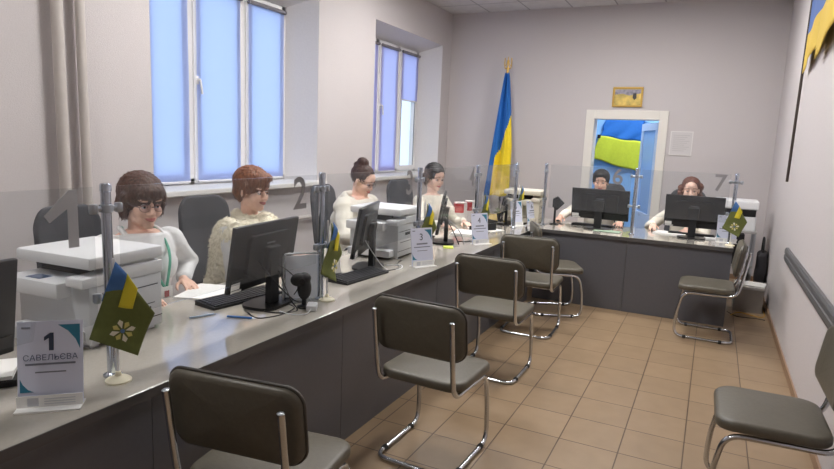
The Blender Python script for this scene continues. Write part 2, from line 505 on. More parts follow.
# roller blinds, one on each sash
def blind(y0, y1, zbot, m, label, group):
    t = thing('roller_blind', label, 'blind', (WPX + 0.03, (y0 + y1) / 2, 2.8), 0, group)
    w = (y1 - y0) / 2
    bm = new_bm(); patch(bm, (0, -w, 0), (0, w, 0), (0, w, zbot - 2.8), (0, -w, zbot - 2.8), 12, 30, lambda u, v: (0.002 * math.sin(9 * v + 3 * u), 0, 0))
    obj('blind_fabric', bm, m, t)
    obj('bottom_bar', B(-0.006, 0.006, -w, w, zbot - 2.8 - 0.018, zbot - 2.8, bev=0.003), PVC, t)
    bm = new_bm(); tube(bm, [(0.012, -w - 0.01, 0.015), (0.012, w + 0.01, 0.015)], 0.02, 12)
    obj('roller', bm, mat('roller_grey', rgb(120, 118, 124), 0.5), t, angle=40)
blind(3.335, 3.785, 1.175, BLINDB, 'blue lowered roller blind on the pane nearest the wall pipes', 'blue roller blinds')
blind(3.875, 4.405, 1.175, BLINDB, 'blue lowered roller blind on the middle pane beside the window handle', 'blue roller blinds')
blind(4.515, 5.03, 1.175, BLINDB, 'blue lowered roller blind on the third pane of the large window', 'blue roller blinds')
blind(6.53, 6.93, 1.175, BLINDL, 'lavender roller blind on the mostly hidden first pane of the far window', 'lavender roller blinds')
blind(7.03, 7.49, 1.175, BLINDL, 'lavender roller blind lowered fully on the far window', 'lavender roller blinds')
blind(7.61, 8.11, 2.17, BLINDL, 'lavender roller blind pulled only halfway down on the far window', 'lavender roller blinds')

# heating pipes on the left wall
for (y, r, lab) in ((2.44, 0.034, 'wider vertical heating pipe painted like the wall, left one'), (2.59, 0.029, 'thinner vertical heating pipe painted like the wall, nearer the window')):
    bm = new_bm(); tube(bm, [(XL + 0.06, y, 0), (XL + 0.06, y, ZC)], r, 20)
    for z in (0.6, 2.9): box(bm, XL, XL + 0.06, y - 0.012, y + 0.012, z, z + 0.03)
    tag(obj('heating_pipe', bm, PIPEW, angle=40), lab, 'pipe')
bm = new_bm(); tube(bm, [(XL + 0.05, 2.75, 0.775), (XL + 0.05, 8.4, 0.775)], 0.022, 14)
for y in (3.0, 5.5, 8.2): box(bm, XL, XL + 0.05, y - 0.01, y + 0.01, 0.765, 0.785)
tag(obj('heating_pipe', bm, PIPEW, angle=40), 'horizontal heating pipe running along the wall under the windows', 'pipe')

# ceiling lamps
for i, (x, y) in enumerate(PANELS):
    t = thing('ceiling_light', 'square white light panel in the tiled office ceiling', 'lamp', (x, y, ZC - 0.03), 0, 'ceiling light panels')
    t['label'] = 'square white light panel in the tiled office ceiling'
    bm = new_bm(); s = 0.3
    for (a, b, c, d) in ((-s, s, -s, -s + 0.02), (-s, s, s - 0.02, s), (-s, -s + 0.02, -s + 0.02, s - 0.02), (s - 0.02, s, -s + 0.02, s - 0.02)):
        box(bm, a, b, c, d, 0, 0.03)
    obj('frame', bm, WHITEP, t)
    k = PANEL_DIM.get(i, 1.0)
    obj('diffuser', B(-s + 0.02, s - 0.02, -s + 0.02, s - 0.02, 0.004, 0.03), mat('light_diffuser_%d' % int(k * 100), (1, 1, 1, 1), 0.5, emit=(1.0, 0.975, 0.95, 1), estr=PANEL_STRENGTH * k), t)

# right wall rail
bm = new_bm(); prism(bm, [(0.712, XR), (0.712, XR - 0.018), (0.735, XR - 0.026), (0.765, XR - 0.026), (0.77, XR - 0.018), (0.775, XR - 0.018), (0.78, XR - 0.026), (0.81, XR - 0.026), (0.828, XR - 0.018), (0.828, XR)], 'y', 0, 1)
for v in bm.verts:
    z, y, x = v.co.x, v.co.y, v.co.z
    v.co = Vector((x, 0.6 + 5.33 * y, z))
struct('trim_5', bm, mat('grey_rail', rgb(92, 92, 94), 0.5))

# ------------------------------------------------------------------ the doorway and the room behind it
bm = new_bm()
fx0, fx1, fz = -1.672, -0.608, 2.12
for yy in ((YB - 0.02, YB + 0.0),):
    box(bm, fx0, DX0 + 0.03, yy[0], yy[1], 0, fz, bev=0.004); box(bm, DX1 - 0.03, fx1, yy[0], yy[1], 0, fz, bev=0.004)
    box(bm, DX0 + 0.03, DX1 - 0.03, yy[0], yy[1], 2.0, fz, bev=0.004)
box(bm, DX0, DX0 + 0.03, YB, YB + 0.22, 0, DZ); box(bm, DX1 - 0.03, DX1, YB, YB + 0.22, 0, DZ); box(bm, DX0 + 0.03, DX1 - 0.03, YB, YB + 0.22, 2.0, DZ)
struct('trim_6', bm, mat('door_casing', rgb(228, 224, 216), 0.45))
BLUEW = mat('blue_painted_wall', rgb(138, 188, 238), 0.8, var=0.02, scale=50)
YR = 10.6
bm = new_bm(); box(bm, -3.2, 1.2, YR, YR + 0.15, 0, 3.0); box(bm, -3.35, -3.2, YB + 0.22, YR, 0, 3.0); box(bm, 1.2, 1.35, YB + 0.22, YR, 0, 3.0)
box(bm, XR + 0.2, 1.35, YB + 0.1, YB + 0.25, 0, 3.0)
struct('wall_inner_room', bm, BLUEW)
struct('ceiling_inner_room', B(-3.35, 1.35, YB + 0.22, YR + 0.15, 3.0, 3.1), WALL2)
t = thing('ceiling_light', 'added light panel standing in for daylight in the blue room behind the doorway', 'lamp', (-1.2, 9.6, 2.97))  # added lamp in place of the inner room's own daylight
obj('frame', B(-0.32, 0.32, -0.32, 0.32, 0.01, 0.03), WHITEP, t)
obj('diffuser', B(-0.3, 0.3, -0.3, 0.3, 0, 0.012), mat('inner_fill_diffuser', (1, 1, 1, 1), 0.5, emit=(0.9, 0.95, 1, 1), estr=36.0), t)
# half open door leaf, hinged at the right jamb
d = bpy.data.objects.new('door_1', None); COL.objects.link(d); d['kind'] = 'structure'
d.location = (DX1 - 0.035, YB + 0.23, 0); d.rotation_euler = (0, 0, R(111))
DL = mat('bluelit_white_leaf', rgb(196, 214, 238), 0.4)  # white leaf, with the inner room's blue light put into its colour
bm = new_bm()
box(bm, 0, 0.1, -0.02, 0.02, 0.01, 1.98); box(bm, 0.7, 0.8, -0.02, 0.02, 0.01, 1.98); box(bm, 0.1, 0.7, -0.02, 0.02, 1.88, 1.98); box(bm, 0.1, 0.7, -0.02, 0.02, 0.01, 0.7)
obj('leaf_frame', bm, DL, d)
obj('leaf_panel', B(0.1, 0.7, -0.008, 0.008, 0.7, 1.88), mat('bluelit_door_panel', rgb(150, 188, 236), 0.25), d)  # panel colour carries the same blue light, stronger
bm = new_bm(); tube(bm, fillet([(0.75, 0.02, 1.02), (0.75, 0.07, 1.02), (0.65, 0.07, 1.02)], 0.02), 0.01, 8); tube(bm, fillet([(0.75, -0.02, 1.02), (0.75, -0.07, 1.02), (0.65, -0.07, 1.02)], 0.02), 0.01, 8)
obj('handle', bm, STEEL, d, angle=40)
# flag hung askew on the blue wall
t = thing('wall_flag', 'blue and yellow flag hung askew on the blue wall behind the doorway', 'flag', (-1.25, YR - 0.03, 1.6))
def wv(u, v): return (0.012 * math.sin(11 * v), -0.02 - 0.03 * abs(math.sin(7 * u + 4 * v)) * v, 0.01 * math.sin(9 * u))
S = YR / YB
def q(px, pz): return ((px) * S * 1.0 - (-1.25), 0, 1.6 + (pz - 1.6) * S - 1.6)
bm = new_bm(); patch(bm, q(-1.40, 2.02), q(-0.90, 2.12), q(-0.87, 1.70), q(-1.45, 1.77), 24, 14, wv)
solid(obj('blue_band', bm, BLUEC, t, smooth=True), 0.003)
bm = new_bm(); patch(bm, q(-1.45, 1.77), q(-0.87, 1.70), q(-0.89, 1.30), q(-1.54, 1.46), 24, 14, lambda u, v: wv(u, 1))
solid(obj('yellow_band', bm, LIME, t, smooth=True), 0.003)
obj('clip', B(-0.03, 0.03, -0.05, 0.0, -0.03, 0.03, bev=0.008), BLACK, t).location = q(-1.465, 1.76)

# ------------------------------------------------------------------ things on the back and right walls
t = thing('framed_picture', 'small gilt framed picture hanging above the white doorway', 'picture', (-1.147, YB, 2.295))
bm = new_bm(); w, h = 0.195, 0.132
for (a, b, c, e) in ((-w, w, h - 0.025, h), (-w, w, -h, -h + 0.025), (-w, -w + 0.025, -h + 0.025, h - 0.025), (w - 0.025, w, -h + 0.025, h - 0.025)): box(bm, a, b, -0.025, 0, c, e, bev=0.005)
obj('frame', bm, GOLD, t)
bm = new_bm(); box(bm, -w + 0.025, w - 0.025, -0.012, 0, -h + 0.025, h - 0.025)
m = mat('picture_print', rgb(206, 180, 96), 0.5, var=0.5, scale=9, bump=0)
obj('print', bm, m, t)
bm = new_bm(); prism(bm, [(-0.165, 0.1), (0.165, 0.1), (0.165, 0.05), (0.02, 0.02), (-0.07, 0.045), (-0.165, 0.03)], 'y', -0.0145, -0.012)
obj('sky_area', bm, mat('picture_sky', rgb(150, 146, 160), 0.5, var=0.4, scale=25), t)
bm = new_bm(); prism(bm, [(0.07, 0.05), (0.11, 0.05), (0.115, -0.01), (0.09, -0.04), (0.065, -0.01)], 'y', -0.0165, -0.0145)
obj('dark_shield', bm, mat('picture_dark', rgb(52, 50, 48), 0.5), t)
t = thing('notice_sheet', 'white notice sheet in a thin frame on the wall beside the doorway', 'notice', (-0.425, YB, 1.705))
bm = new_bm(); w, h = 0.137, 0.157
for (a, b, c, e) in ((-w, w, h - 0.012, h), (-w, w, -h, -h + 0.012), (-w, -w + 0.012, -h + 0.012, h - 0.012), (w - 0.012, w, -h + 0.012, h - 0.012)): box(bm, a, b, -0.012, 0, c, e)
obj('frame', bm, mat('notice_frame', rgb(222, 219, 217), 0.4), t)
obj('sheet', B(-w + 0.012, w - 0.012, -0.006, 0, -h + 0.012, h - 0.012), mat('notice_paper', rgb(206, 202, 202), 0.7), t)
bm = new_bm()
for k in range(9): box(bm, -0.1, 0.1 - 0.03 * (k % 3), -0.0075, -0.006, 0.1 - k * 0.025, 0.108 - k * 0.025)
obj('printed_lines', bm, mat('faint_print', rgb(190, 187, 187), 0.8), t)

# tall flag with a trident finial in the far corner
t = thing('flag_on_pole', 'tall blue and yellow flag furled on a floor pole in the far corner', 'flag', (-2.78, 8.42, 0))
bm = new_bm(); lathe(bm, [(0.17, 0), (0.17, 0.02), (0.05, 0.05), (0.025, 0.09), (0.02, 0.12)], 24); obj('base', bm, GOLD, t, angle=40)
bm = new_bm(); tube(bm, [(0, 0, 0.1), (0, 0, 2.62)], 0.014, 12); obj('pole', bm, DARKWOOD, t, angle=40)
bm = new_bm()
tube(bm, [(0, 0, 2.6), (0, 0, 2.68)], 0.018, 10)
tube(bm, [(0, 0, 2.66), (0, 0, 2.83)], [0.012, 0.006], 8)
for s in (-1, 1):
    tube(bm, catmull([(0, 0, 2.68), (s * 0.035, 0, 2.665), (s * 0.05, 0, 2.72), (s * 0.048, 0, 2.81)], 5), 0.008, 8)
    tube(bm, catmull([(s * 0.012, 0, 2.78), (s * 0.018, 0, 2.73), (s * 0.046, 0, 2.70)], 4), 0.006, 8)
obj('trident_finial', bm, GOLD, t, angle=40)
bm = new_bm()
NU, NV = 48, 50
rows = []
for j in range(NV + 1):
    v = j / NV; z = 2.60 - v * 1.75; row = []
    lft = -0.02 - 0.20 * v ** 0.9; rgt = 0.035 + 0.10 * min(1, v * 1.7) ** 0.8
    for i in range(NU + 1):
        u = i / NU
        x = lft + (rgt - lft) * u
        y = -0.025 - (0.02 + 0.045 * v) * (0.6 + math.sin(u * 3.3 * PI + 0.6 * v) * 0.9) - 0.012 * math.sin(u * 9 * PI)
        row.append(bm.verts.new((x, y, z)))
    rows.append(row)
for j in range(NV):
    for i in range(NU):
        f = bm.faces.new((rows[j][i], rows[j][i + 1], rows[j + 1][i + 1], rows[j + 1][i]))
        u = i / NU; v = j / NV
        lim = 0.42 + 0.45 * (1 - u) - 0.10
        blue = v < lim if u > 0.22 else True
        if v < 0.33 - 0.1 * u: blue = True
        f.material_index = 0 if blue else 1
solid(obj('flag_cloth', bm, [BLUEC, YELC], t, smooth=True), 0.003)

# flag on the right wall
t = thing('wall_flag', 'blue and yellow flag on a thin pole fixed to the right wall', 'flag', (0.6, 6.34, 1.37))
bm = new_bm(); tube(bm, [(0, 0, 0), (0, -0.1, 1.9)], 0.012, 10); obj('pole', bm, DARKWOOD, t, angle=40)
bm = new_bm(); box(bm, 0.0, 0.04, -0.11, -0.07, 1.5, 1.54, bev=0.004); obj('bracket', bm, STEEL, t)
def sheet(name, outline_bot, outline_mid, outline_top, dx, amp):
    bm = new_bm(); n = 14; rows = []
    for (line, nn) in ((0, 8), (1, 8)):
        pass
    A = [outline_bot, outline_mid, outline_top]
    def at(line, u): 
        a, b = line; return ((1 - u) * Vector(a) + u * Vector(b))
    for j in range(17):
        if j <= 8: f0, f1, w = A[0], A[1], j / 8
        else: f0, f1, w = A[1], A[2], (j - 8) / 8
        row = []
        for i in range(n + 1):
            u = i / n; p = (1 - w) * at(f0, u) + w * at(f1, u)
            row.append(bm.verts.new((dx + amp * math.sin(u * 6 + 0.8), p.x - 6.34, p.y - 1.37)))
        rows.append(row)
    for j in range(16):
        for i in range(n): bm.faces.new((rows[j][i], rows[j][i + 1], rows[j + 1][i + 1], rows[j + 1][i])).material_index = 1 if j < 8 else 0
    return solid(obj(name, bm, [mat('dull_blue', rgb(84, 112, 170), 0.8), mat('shaded_yellow', rgb(212, 180, 74), 0.8)], t, smooth=True), 0.003)  # duller blue; yellow darkened for the shade on the cloth's unlit side
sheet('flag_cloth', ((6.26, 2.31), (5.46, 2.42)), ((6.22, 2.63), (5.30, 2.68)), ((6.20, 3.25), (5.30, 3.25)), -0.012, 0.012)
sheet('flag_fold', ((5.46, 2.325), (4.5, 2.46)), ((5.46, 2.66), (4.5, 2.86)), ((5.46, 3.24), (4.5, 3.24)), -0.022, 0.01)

# ------------------------------------------------------------------ the counters
CX0, CX1, CY0, CY1 = -2.45, -1.6, -1.2, 6.98
DH = 0.75
t = thing('service_counter', 'long grey fronted service counter running along the row of clerks', 'counter', (-1.6, 3.0, 0))
def loc(bm_):  # world to local of the counter
    bmesh.ops.translate(bm_, verts=bm_.verts[:], vec=(1.6, -3.0, 0)); return bm_
obj('worktop', loc(B(CX0, CX1 - 0.004, CY0, CY1, DH - 0.036, DH, bev=0.002)), TOP, t)
obj('edge_strip', loc(B(CX1 - 0.004, CX1, CY0, 6.1, DH - 0.036, DH - 0.001)), EDGE, t)
y = 1.33 - 1.17 * 2
while y < 6.0:
    y2 = min(y + 1.17, 6.12)
    obj('front_panel', loc(B(CX1 - 0.042, CX1 - 0.022, y + 0.0015, y2 - 0.0015, 0.0, DH - 0.036)), FRONT, t)
    obj('side_panel', loc(B(CX0 + 0.04, CX1 - 0.042, y - 0.01, y + 0.01, 0.0, DH - 0.036)), FRONT, t)
    y += 1.17
obj('side_panel', loc(B(CX0 + 0.04, CX1 - 0.042, 6.95, 6.97, 0.0, DH - 0.036)), FRONT, t)
t = thing('service_counter', 'shorter grey counter across the far end with two black monitors', 'counter', (-0.69, 6.5, 0))
def loc2(bm_): bmesh.ops.translate(bm_, verts=bm_.verts[:], vec=(0.69, -6.5, 0)); return bm_
BX1 = 0.235
obj('worktop', loc2(B(CX1, BX1, 6.104, 6.95, DH - 0.036, DH, bev=0.002)), TOP, t)
obj('edge_strip', loc2(B(CX1, BX1, 6.10, 6.104, DH - 0.036, DH - 0.001)), EDGE, t)
obj('front_panel', loc2(B(CX1 + 0.001, -0.69, 6.125, 6.145, 0, DH - 0.036)), FRONT, t)
obj('front_panel', loc2(B(-0.687, BX1 - 0.025, 6.125, 6.145, 0, DH - 0.036)), FRONT, t)
obj('side_panel', loc2(B(BX1 - 0.025, BX1 - 0.005, 6.125, 6.93, 0, DH - 0.036)), FRONT, t)
obj('side_panel', loc2(B(-0.70, -0.68, 6.145, 6.93, 0, DH - 0.036)), FRONT, t)

# chrome shield posts
def make_post(label, loc_, rz):
    t = thing('shield_post', label, 'post', loc_, rz, 'chrome posts of the glass shields')
    bm = new_bm(); lathe(bm, [(0.03, 0), (0.03, 0.006), (0.02, 0.01), (0.0165, 0.014), (0.0165, 0.64), (0.0185, 0.642), (0.0185, 0.662), (0.015, 0.668), (0.002, 0.67)], 24)
    obj('tube', bm, mat('post_chrome', rgb(196, 204, 216), 0.2, metal=1.0), t, angle=35)
    for z in (0.585, 0.285):
        bm = new_bm(); lathe(bm, [(0.017, z - 0.014), (0.022, z - 0.012), (0.022, z + 0.012), (0.017, z + 0.014)], 20)
        for s in (-1, 1):
            tube(bm, [(0, s * 0.02, z), (0, s * 0.04, z)], 0.008, 10)
            lathe(bm, [(0.011, z - 0.016), (0.014, z - 0.011), (0.014, z + 0.011), (0.011, z + 0.016)], 14, (0, s * 0.046, 0))
        c = obj('clamp', bm, STEEL, t, angle=35)
    return t
POSTS = [1.32, 2.55, 3.70, 4.83, 5.95]
pl = ['chrome shield post between glass numbers 1 and 2, nearest the camera', 'chrome shield post beside the black monitor and glass number 2',
      'chrome shield post behind the standing card numbered 3', 'chrome shield post behind the fourth standing card, beside glass number 4', 'chrome shield post in front of the cream printer at the far end']
p0 = make_post(pl[0], (-1.8, POSTS[0], DH), 0)
for k in range(1, 5): dup(p0, (-1.8, POSTS[k], DH), 0, pl[k])
dup(p0, (-1.605, 6.38, DH), 0, 'chrome shield post at the corner where the two counters meet')
dup(p0, (-0.685, 6.35, DH), R(90), 'chrome shield post between the two far monitors')
dup(p0, (0.2, 6.35, DH), R(90), 'chrome shield post at the right end of the far counter')
bm_ = None
# glass shields with frosted numbers
def glass(p, q, digits, label):
    p, q = Vector(p), Vector(q); dv = (q - p); L = dv.length; a = math.atan2(dv.y, dv.x)
    t = thing('glass_shield', label, 'glass shield', (p.x, p.y, DH), a, 'clear glass shields along the counters')
    obj('glass_sheet', B(0.048, L - 0.048, -0.004, 0.004, 0.2, 0.658), SHIELD, t)
    for (s, at, size) in digits:
        if s == '1':
            z0, z1 = 0.565 - 0.095, 0.565 + 0.088
            bm = new_bm(); prism(bm, [(at + 0.012, z0), (at + 0.046, z0), (at + 0.046, z1), (at + 0.018, z1), (at - 0.062, z1 - 0.075), (at - 0.046, z1 - 0.098), (at + 0.012, z1 - 0.058)], 'y', -0.0062, -0.0042)
            obj('number', bm, glass_mat('pale_frosted_digit', (0.9, 0.9, 0.92, 1), 1.2, body=rgb(196, 198, 202), amount=0.82), t); continue
        M = Matrix.Translation((at, -0.0055, 0.565)) @ Matrix.Rotation(R(90), 4, 'X')
        text_mesh('number', s, size, FROST, t, M, 0.0006, bold=0.003)
GL = 'clear glass counter shield bearing the frosted number '
glass((-1.8, 0.16, 0), (-1.8, 1.32, 0), [('1', 1.01, 0.255)], GL + '1')
glass((-1.8, 1.32, 0), (-1.8, 2.55, 0), [('2', 1.04, 0.22)], GL + '2')
glass((-1.8, 2.55, 0), (-1.8, 3.70, 0), [('3', 0.985, 0.22)], GL + '3')
glass((-1.8, 3.70, 0), (-1.8, 4.83, 0), [('4', 0.98, 0.22)], GL + '4')
glass((-1.8, 4.83, 0), (-1.8, 5.95, 0), [], 'clear glass counter shield between the fourth and fifth posts, without a number')
glass((-1.605, 6.38, 0), (-0.685, 6.35, 0), [('6', 0.74, 0.22)], GL + '6')
glass((-0.685, 6.35, 0), (0.2, 6.35, 0), [('7', 0.75, 0.22)], GL + '7')

# ------------------------------------------------------------------ visitor chairs (cantilever)
def pad(bm, w, d, th, r, bend=0.0, crown=0.008, n=10):
    """upholstered pad in XY, thickness in Z, rounded outline, soft edges"""
    rings = []
    prof = [(-0.5, -0.022), (-0.46, -0.010), (-0.3, -0.002), (0.0, 0.0), (0.3, -0.002), (0.46, -0.010), (0.5, -0.022)]
    for (zz, ins) in prof:
        pts = rrect(w + 2 * ins, d + 2 * ins, max(0.01, r + ins), n)
        rings.append([bm.verts.new((x, y, zz * th)) for x, y in pts])
    N = len(rings[0])
    for a, b in zip(rings, rings[1:]):
        for k in range(N): bm.faces.new((a[k], a[(k + 1) % N], b[(k + 1) % N], b[k]))
    for ring, sgn in ((rings[0], -1), (rings[-1], 1)):
        prev = ring
        for f in (0.7, 0.35):
            cur = [bm.verts.new((v.co.x * f, v.co.y * f, v.co.z + sgn * crown * (1 - f))) for v in ring]
            for k in range(N): bm.faces.new((prev[k], prev[(k + 1) % N], cur[(k + 1) % N], cur[k]))
            prev = cur
        c = bm.verts.new((0, 0, ring[0].co.z + sgn * crown))
        for k in range(N): bm.faces.new((prev[k], prev[(k + 1) % N], c))
    if bend:
        for v in bm.verts: v.co.z += bend * (v.co.x / (w / 2)) ** 2
    return bm
CH_LABEL = {}
def make_chair(label, loc_, rz):
    t = thing('visitor_chair', label, 'chair', loc_, rz, 'taupe cantilever visitor chairs')
    bm = pad(new_bm(), 0.46, 0.44, 0.05, 0.085)
    for v in bm.verts:
        if v.co.y > 0.1: v.co.z -= 0.25 * (v.co.y - 0.1) ** 1.5
    bmesh.ops.translate(bm, verts=bm.verts[:], vec=(0, 0.0, 0.452))
    obj('seat', bm, VINYL, t, smooth=True)
    def backM(): return Matrix.Translation((0, -0.240, 0.720)) @ Matrix.Rotation(R(8), 4, 'X') @ Matrix.Rotation(R(90), 4, 'X')
    bm = pad(new_bm(), 0.485, 0.272, 0.048, 0.065, bend=-0.022, crown=0.005)
    bmesh.ops.transform(bm, matrix=backM(), verts=bm.verts[:])
    bk = obj('backrest', bm, VINYL, t, smooth=True)
    bm = new_bm(); pts = [Vector((x, y, 0.0 - 0.022 * (x / 0.2425) ** 2 )) for x, y in rrect(0.487, 0.274, 0.066, 8)]
    tube(bm, [backM() @ p for p in pts], 0.006, 6, closed=True)
    obj('piping', bm, PIPING, bk, angle=60)
    # one bent tube: up each side of the back, under the seat, down, along the floor and across
    bm = new_bm()
    hx = 0.205; r = 0.0125
    def side(s):
        return [(s * hx, -0.298, 0.80), (s * hx, -0.262, 0.54), (s * hx, -0.232, 0.415), (s * hx, 0.175, 0.405), (s * hx, 0.215, 0.20), (s * (hx + 0.005), 0.215, 0.0135), (s * (hx + 0.005), -0.24, 0.0135)]
    path = side(-1)[:-1] + [(-hx - 0.005, -0.24, 0.0135), (hx + 0.005, -0.24, 0.0135)] + side(1)[:-1][::-1]
    tube(bm, fillet(path, 0.075, 7), r, 12)
    tube(bm, [(-hx, 0.06, 0.408), (hx, 0.06, 0.408)], 0.009, 8)
    tube(bm, [(-hx, -0.12, 0.411), (hx, -0.12, 0.411)], 0.009, 8)
    obj('frame', bm, CHROME, t, angle=50)
    for s in (-1, 1):
        for yy in (0.13, -0.15):
            bm = new_bm(); tube(bm, [(s * (hx + 0.005), yy - 0.012, 0.0150), (s * (hx + 0.005), yy + 0.012, 0.0150)], 0.0150, 10); obj('floor_glide', bm, RUBBER, t, angle=50)
        bm = new_bm(); lathe(bm, [(0.0126, 0), (0.0128, 0.002), (0.008, 0.005)], 12, (s * hx, -0.2985, 0.797)); obj('end_cap', bm, STEEL, t, angle=40)
    return t
c0 = make_chair('taupe chrome framed chair in front of the counter, closest to the camera', (-1.30, 1.575, 0), R(8))
dup(c0, (-1.17, 2.70, 0), R(-2), 'taupe chrome framed chair standing second along the counter front, beside the third numbered card')
dup(c0, (-1.275, 3.96, 0), R(0), 'taupe chrome framed chair third along the counter front, seen between its two neighbours')
dup(c0, (-1.31, 5.03, 0), R(2), 'taupe chrome framed chair fourth along the counter front, seen before the corner chair')
dup(c0, (-1.27, 5.74, 0), R(-66), 'taupe chrome framed chair turned sideways in the corner where the counters meet')
dup(c0, (0.045, 5.75, 0), R(90), 'taupe chrome framed chair turned sideways at the right end of the far counter')
dup(c0, (0.335, 2.99, 0), R(91), 'taupe chrome framed chair against the right wall under the grey rail')

# ------------------------------------------------------------------ office chairs
def make_office(label, loc_, rz):
    """faces +X"""
    t = thing('office_chair', label, 'chair', loc_, rz, 'dark grey office chairs of the clerks')
    bm = pad(new_bm(), 0.47, 0.48, 0.08, 0.1); bmesh.ops.translate(bm, verts=bm.verts[:], vec=(0.0, 0, 0.43))
    obj('seat', bm, OFFICE, t, smooth=True)
    bm = pad(new_bm(), 0.44, 0.60, 0.045, 0.11, bend=0.05, crown=0.004)
    for v in bm.verts:
        v.co.x *= 1.0 - 0.16 * max(0, v.co.y) / 0.3
        v.co.z += 0.10 * (v.co.y / 0.3) ** 2 * 0.3
    M = Matrix.Translation((-0.285, 0, 0.865)) @ Matrix.Rotation(R(-9), 4, 'Y') @ Matrix(((0, 0, 1, 0), (1, 0, 0, 0), (0, 1, 0, 0), (0, 0, 0, 1)))
    bmesh.ops.transform(bm, matrix=M, verts=bm.verts[:])
    obj('backrest', bm, OFFICE, t, smooth=True)
    bm = new_bm(); tube(bm, fillet([(-0.02, 0, 0.385), (-0.27, 0, 0.385), (-0.30, 0, 0.62)], 0.08), 0.02, 8); obj('back_bracket', bm, BLACKM, t, angle=50)
    bm = new_bm(); lathe(bm, [(0.03, 0.08), (0.03, 0.22), (0.018, 0.23), (0.018, 0.40)], 14); obj('gas_lift', bm, BLACKM, t, angle=40)
    bm = new_bm()
    for k in range(5):
        a = 2 * PI * k / 5 + 0.3
        tube(bm, [(0.02 * math.cos(a), 0.02 * math.sin(a), 0.105), (0.28 * math.cos(a), 0.28 * math.sin(a), 0.07)], [0.024, 0.016], 8)
    obj('star_base', bm, BLACKM, t, angle=50)
    for k in range(5):
        a = 2 * PI * k / 5 + 0.3
        bm = new_bm(); x, y = 0.28 * math.cos(a), 0.28 * math.sin(a)
        dx, dy = -math.sin(a) * 0.018, math.cos(a) * 0.018
        tube(bm, [(x - dx, y - dy, 0.028), (x + dx, y + dy, 0.028)], 0.028, 12); tube(bm, [(x, y, 0.03), (x, y, 0.07)], 0.008, 6)
        obj('caster', bm, BLACK, t, angle=50)
    return t
o0 = make_office('dark grey office chair behind the clerk in glasses, beside glass number 1', (-2.90, 2.10, 0), R(4))
dup(o0, (-2.86, 2.99, 0), R(-8), 'dark grey office chair behind the clerk in the fur vest')
dup(o0, (-2.93, 4.55, 0), R(4), 'dark grey office chair behind the clerk with a hair bun')
dup(o0, (-2.84, 5.78, 0), R(-14), 'dark grey office chair behind the dark haired clerk at the fourth glass')
dup(o0, (-1.15, 7.56, 0), R(-90), 'dark grey office chair behind the clerk at the left far monitor')
dup(o0, (-0.24, 7.40, 0), R(-90), 'dark grey office chair behind the clerk at the right far monitor')

# ------------------------------------------------------------------ people (local frame: facing +X, left hand at +Y)
def ik(S, W, l1, l2, hint):
    S, W = Vector(S), Vector(W); d = W - S; L = min(d.length, (l1 + l2) * 0.995); dn = d.normalized()
    a = (l1 * l1 - l2 * l2 + L * L) / (2 * L); h = math.sqrt(max(1e-6, l1 * l1 - a * a))
    hv = Vector(hint); hv = (hv - hv.dot(dn) * dn).normalized()
    return S + dn * a + hv * h, S + dn * L
def hand(bm, W, f, n, side, curl=0.35, k=0.92, spread=1.0):
    """palm, four fingers and a thumb; f = towards the fingertips, n = back of the hand, side = +1 when the thumb is at +s"""
    f = Vector(f).normalized(); n = Vector(n); n = (n - n.dot(f) * f).normalized(); s = f.cross(n) * side
    W = Vector(W)
    P_ = lambda a, b, c: W + k * (a * f + b * s + c * n)
    for b in (0.027, 0.009, -0.009, -0.026):
        cap(bm, P_(0.005, b * 0.6, 0), P_(0.082, b, 0.002), 0.0135 * k, 0.0115 * k, 10)
    L = ((0.030, (0.042, 0.025, 0.021), 0.10), (0.010, (0.046, 0.029, 0.023), 0.03), (-0.010, (0.042, 0.027, 0.022), -0.04), (-0.028, (0.033, 0.020, 0.018), -0.12))
    for (b, seg, sp) in L:
        p = P_(0.084, b, 0.002); ang = curl * 0.5; r = 0.0092 * k
        for i, l in enumerate(seg):
            d = (math.cos(ang) * f - math.sin(ang) * n + sp * spread * s).normalized()
            qn = p + d * l * k
            cap(bm, p, qn, r, r * 0.9, 8); p = qn; r *= 0.9; ang += curl * (1.0 if i == 0 else 0.7)
    p = P_(0.022, 0.026, -0.004)
    for (l, r, d) in ((0.036, 0.0125, (0.62, 0.75, -0.18)), (0.03, 0.0105, (0.85, 0.42, -0.3)), (0.022, 0.009, (0.97, 0.1, -0.25))):
        d = (d[0] * f + d[1] * s + d[2] * n).normalized(); qn = p + d * l * k
        cap(bm, p, qn, r * k, r * k * 0.9, 8); p = qn
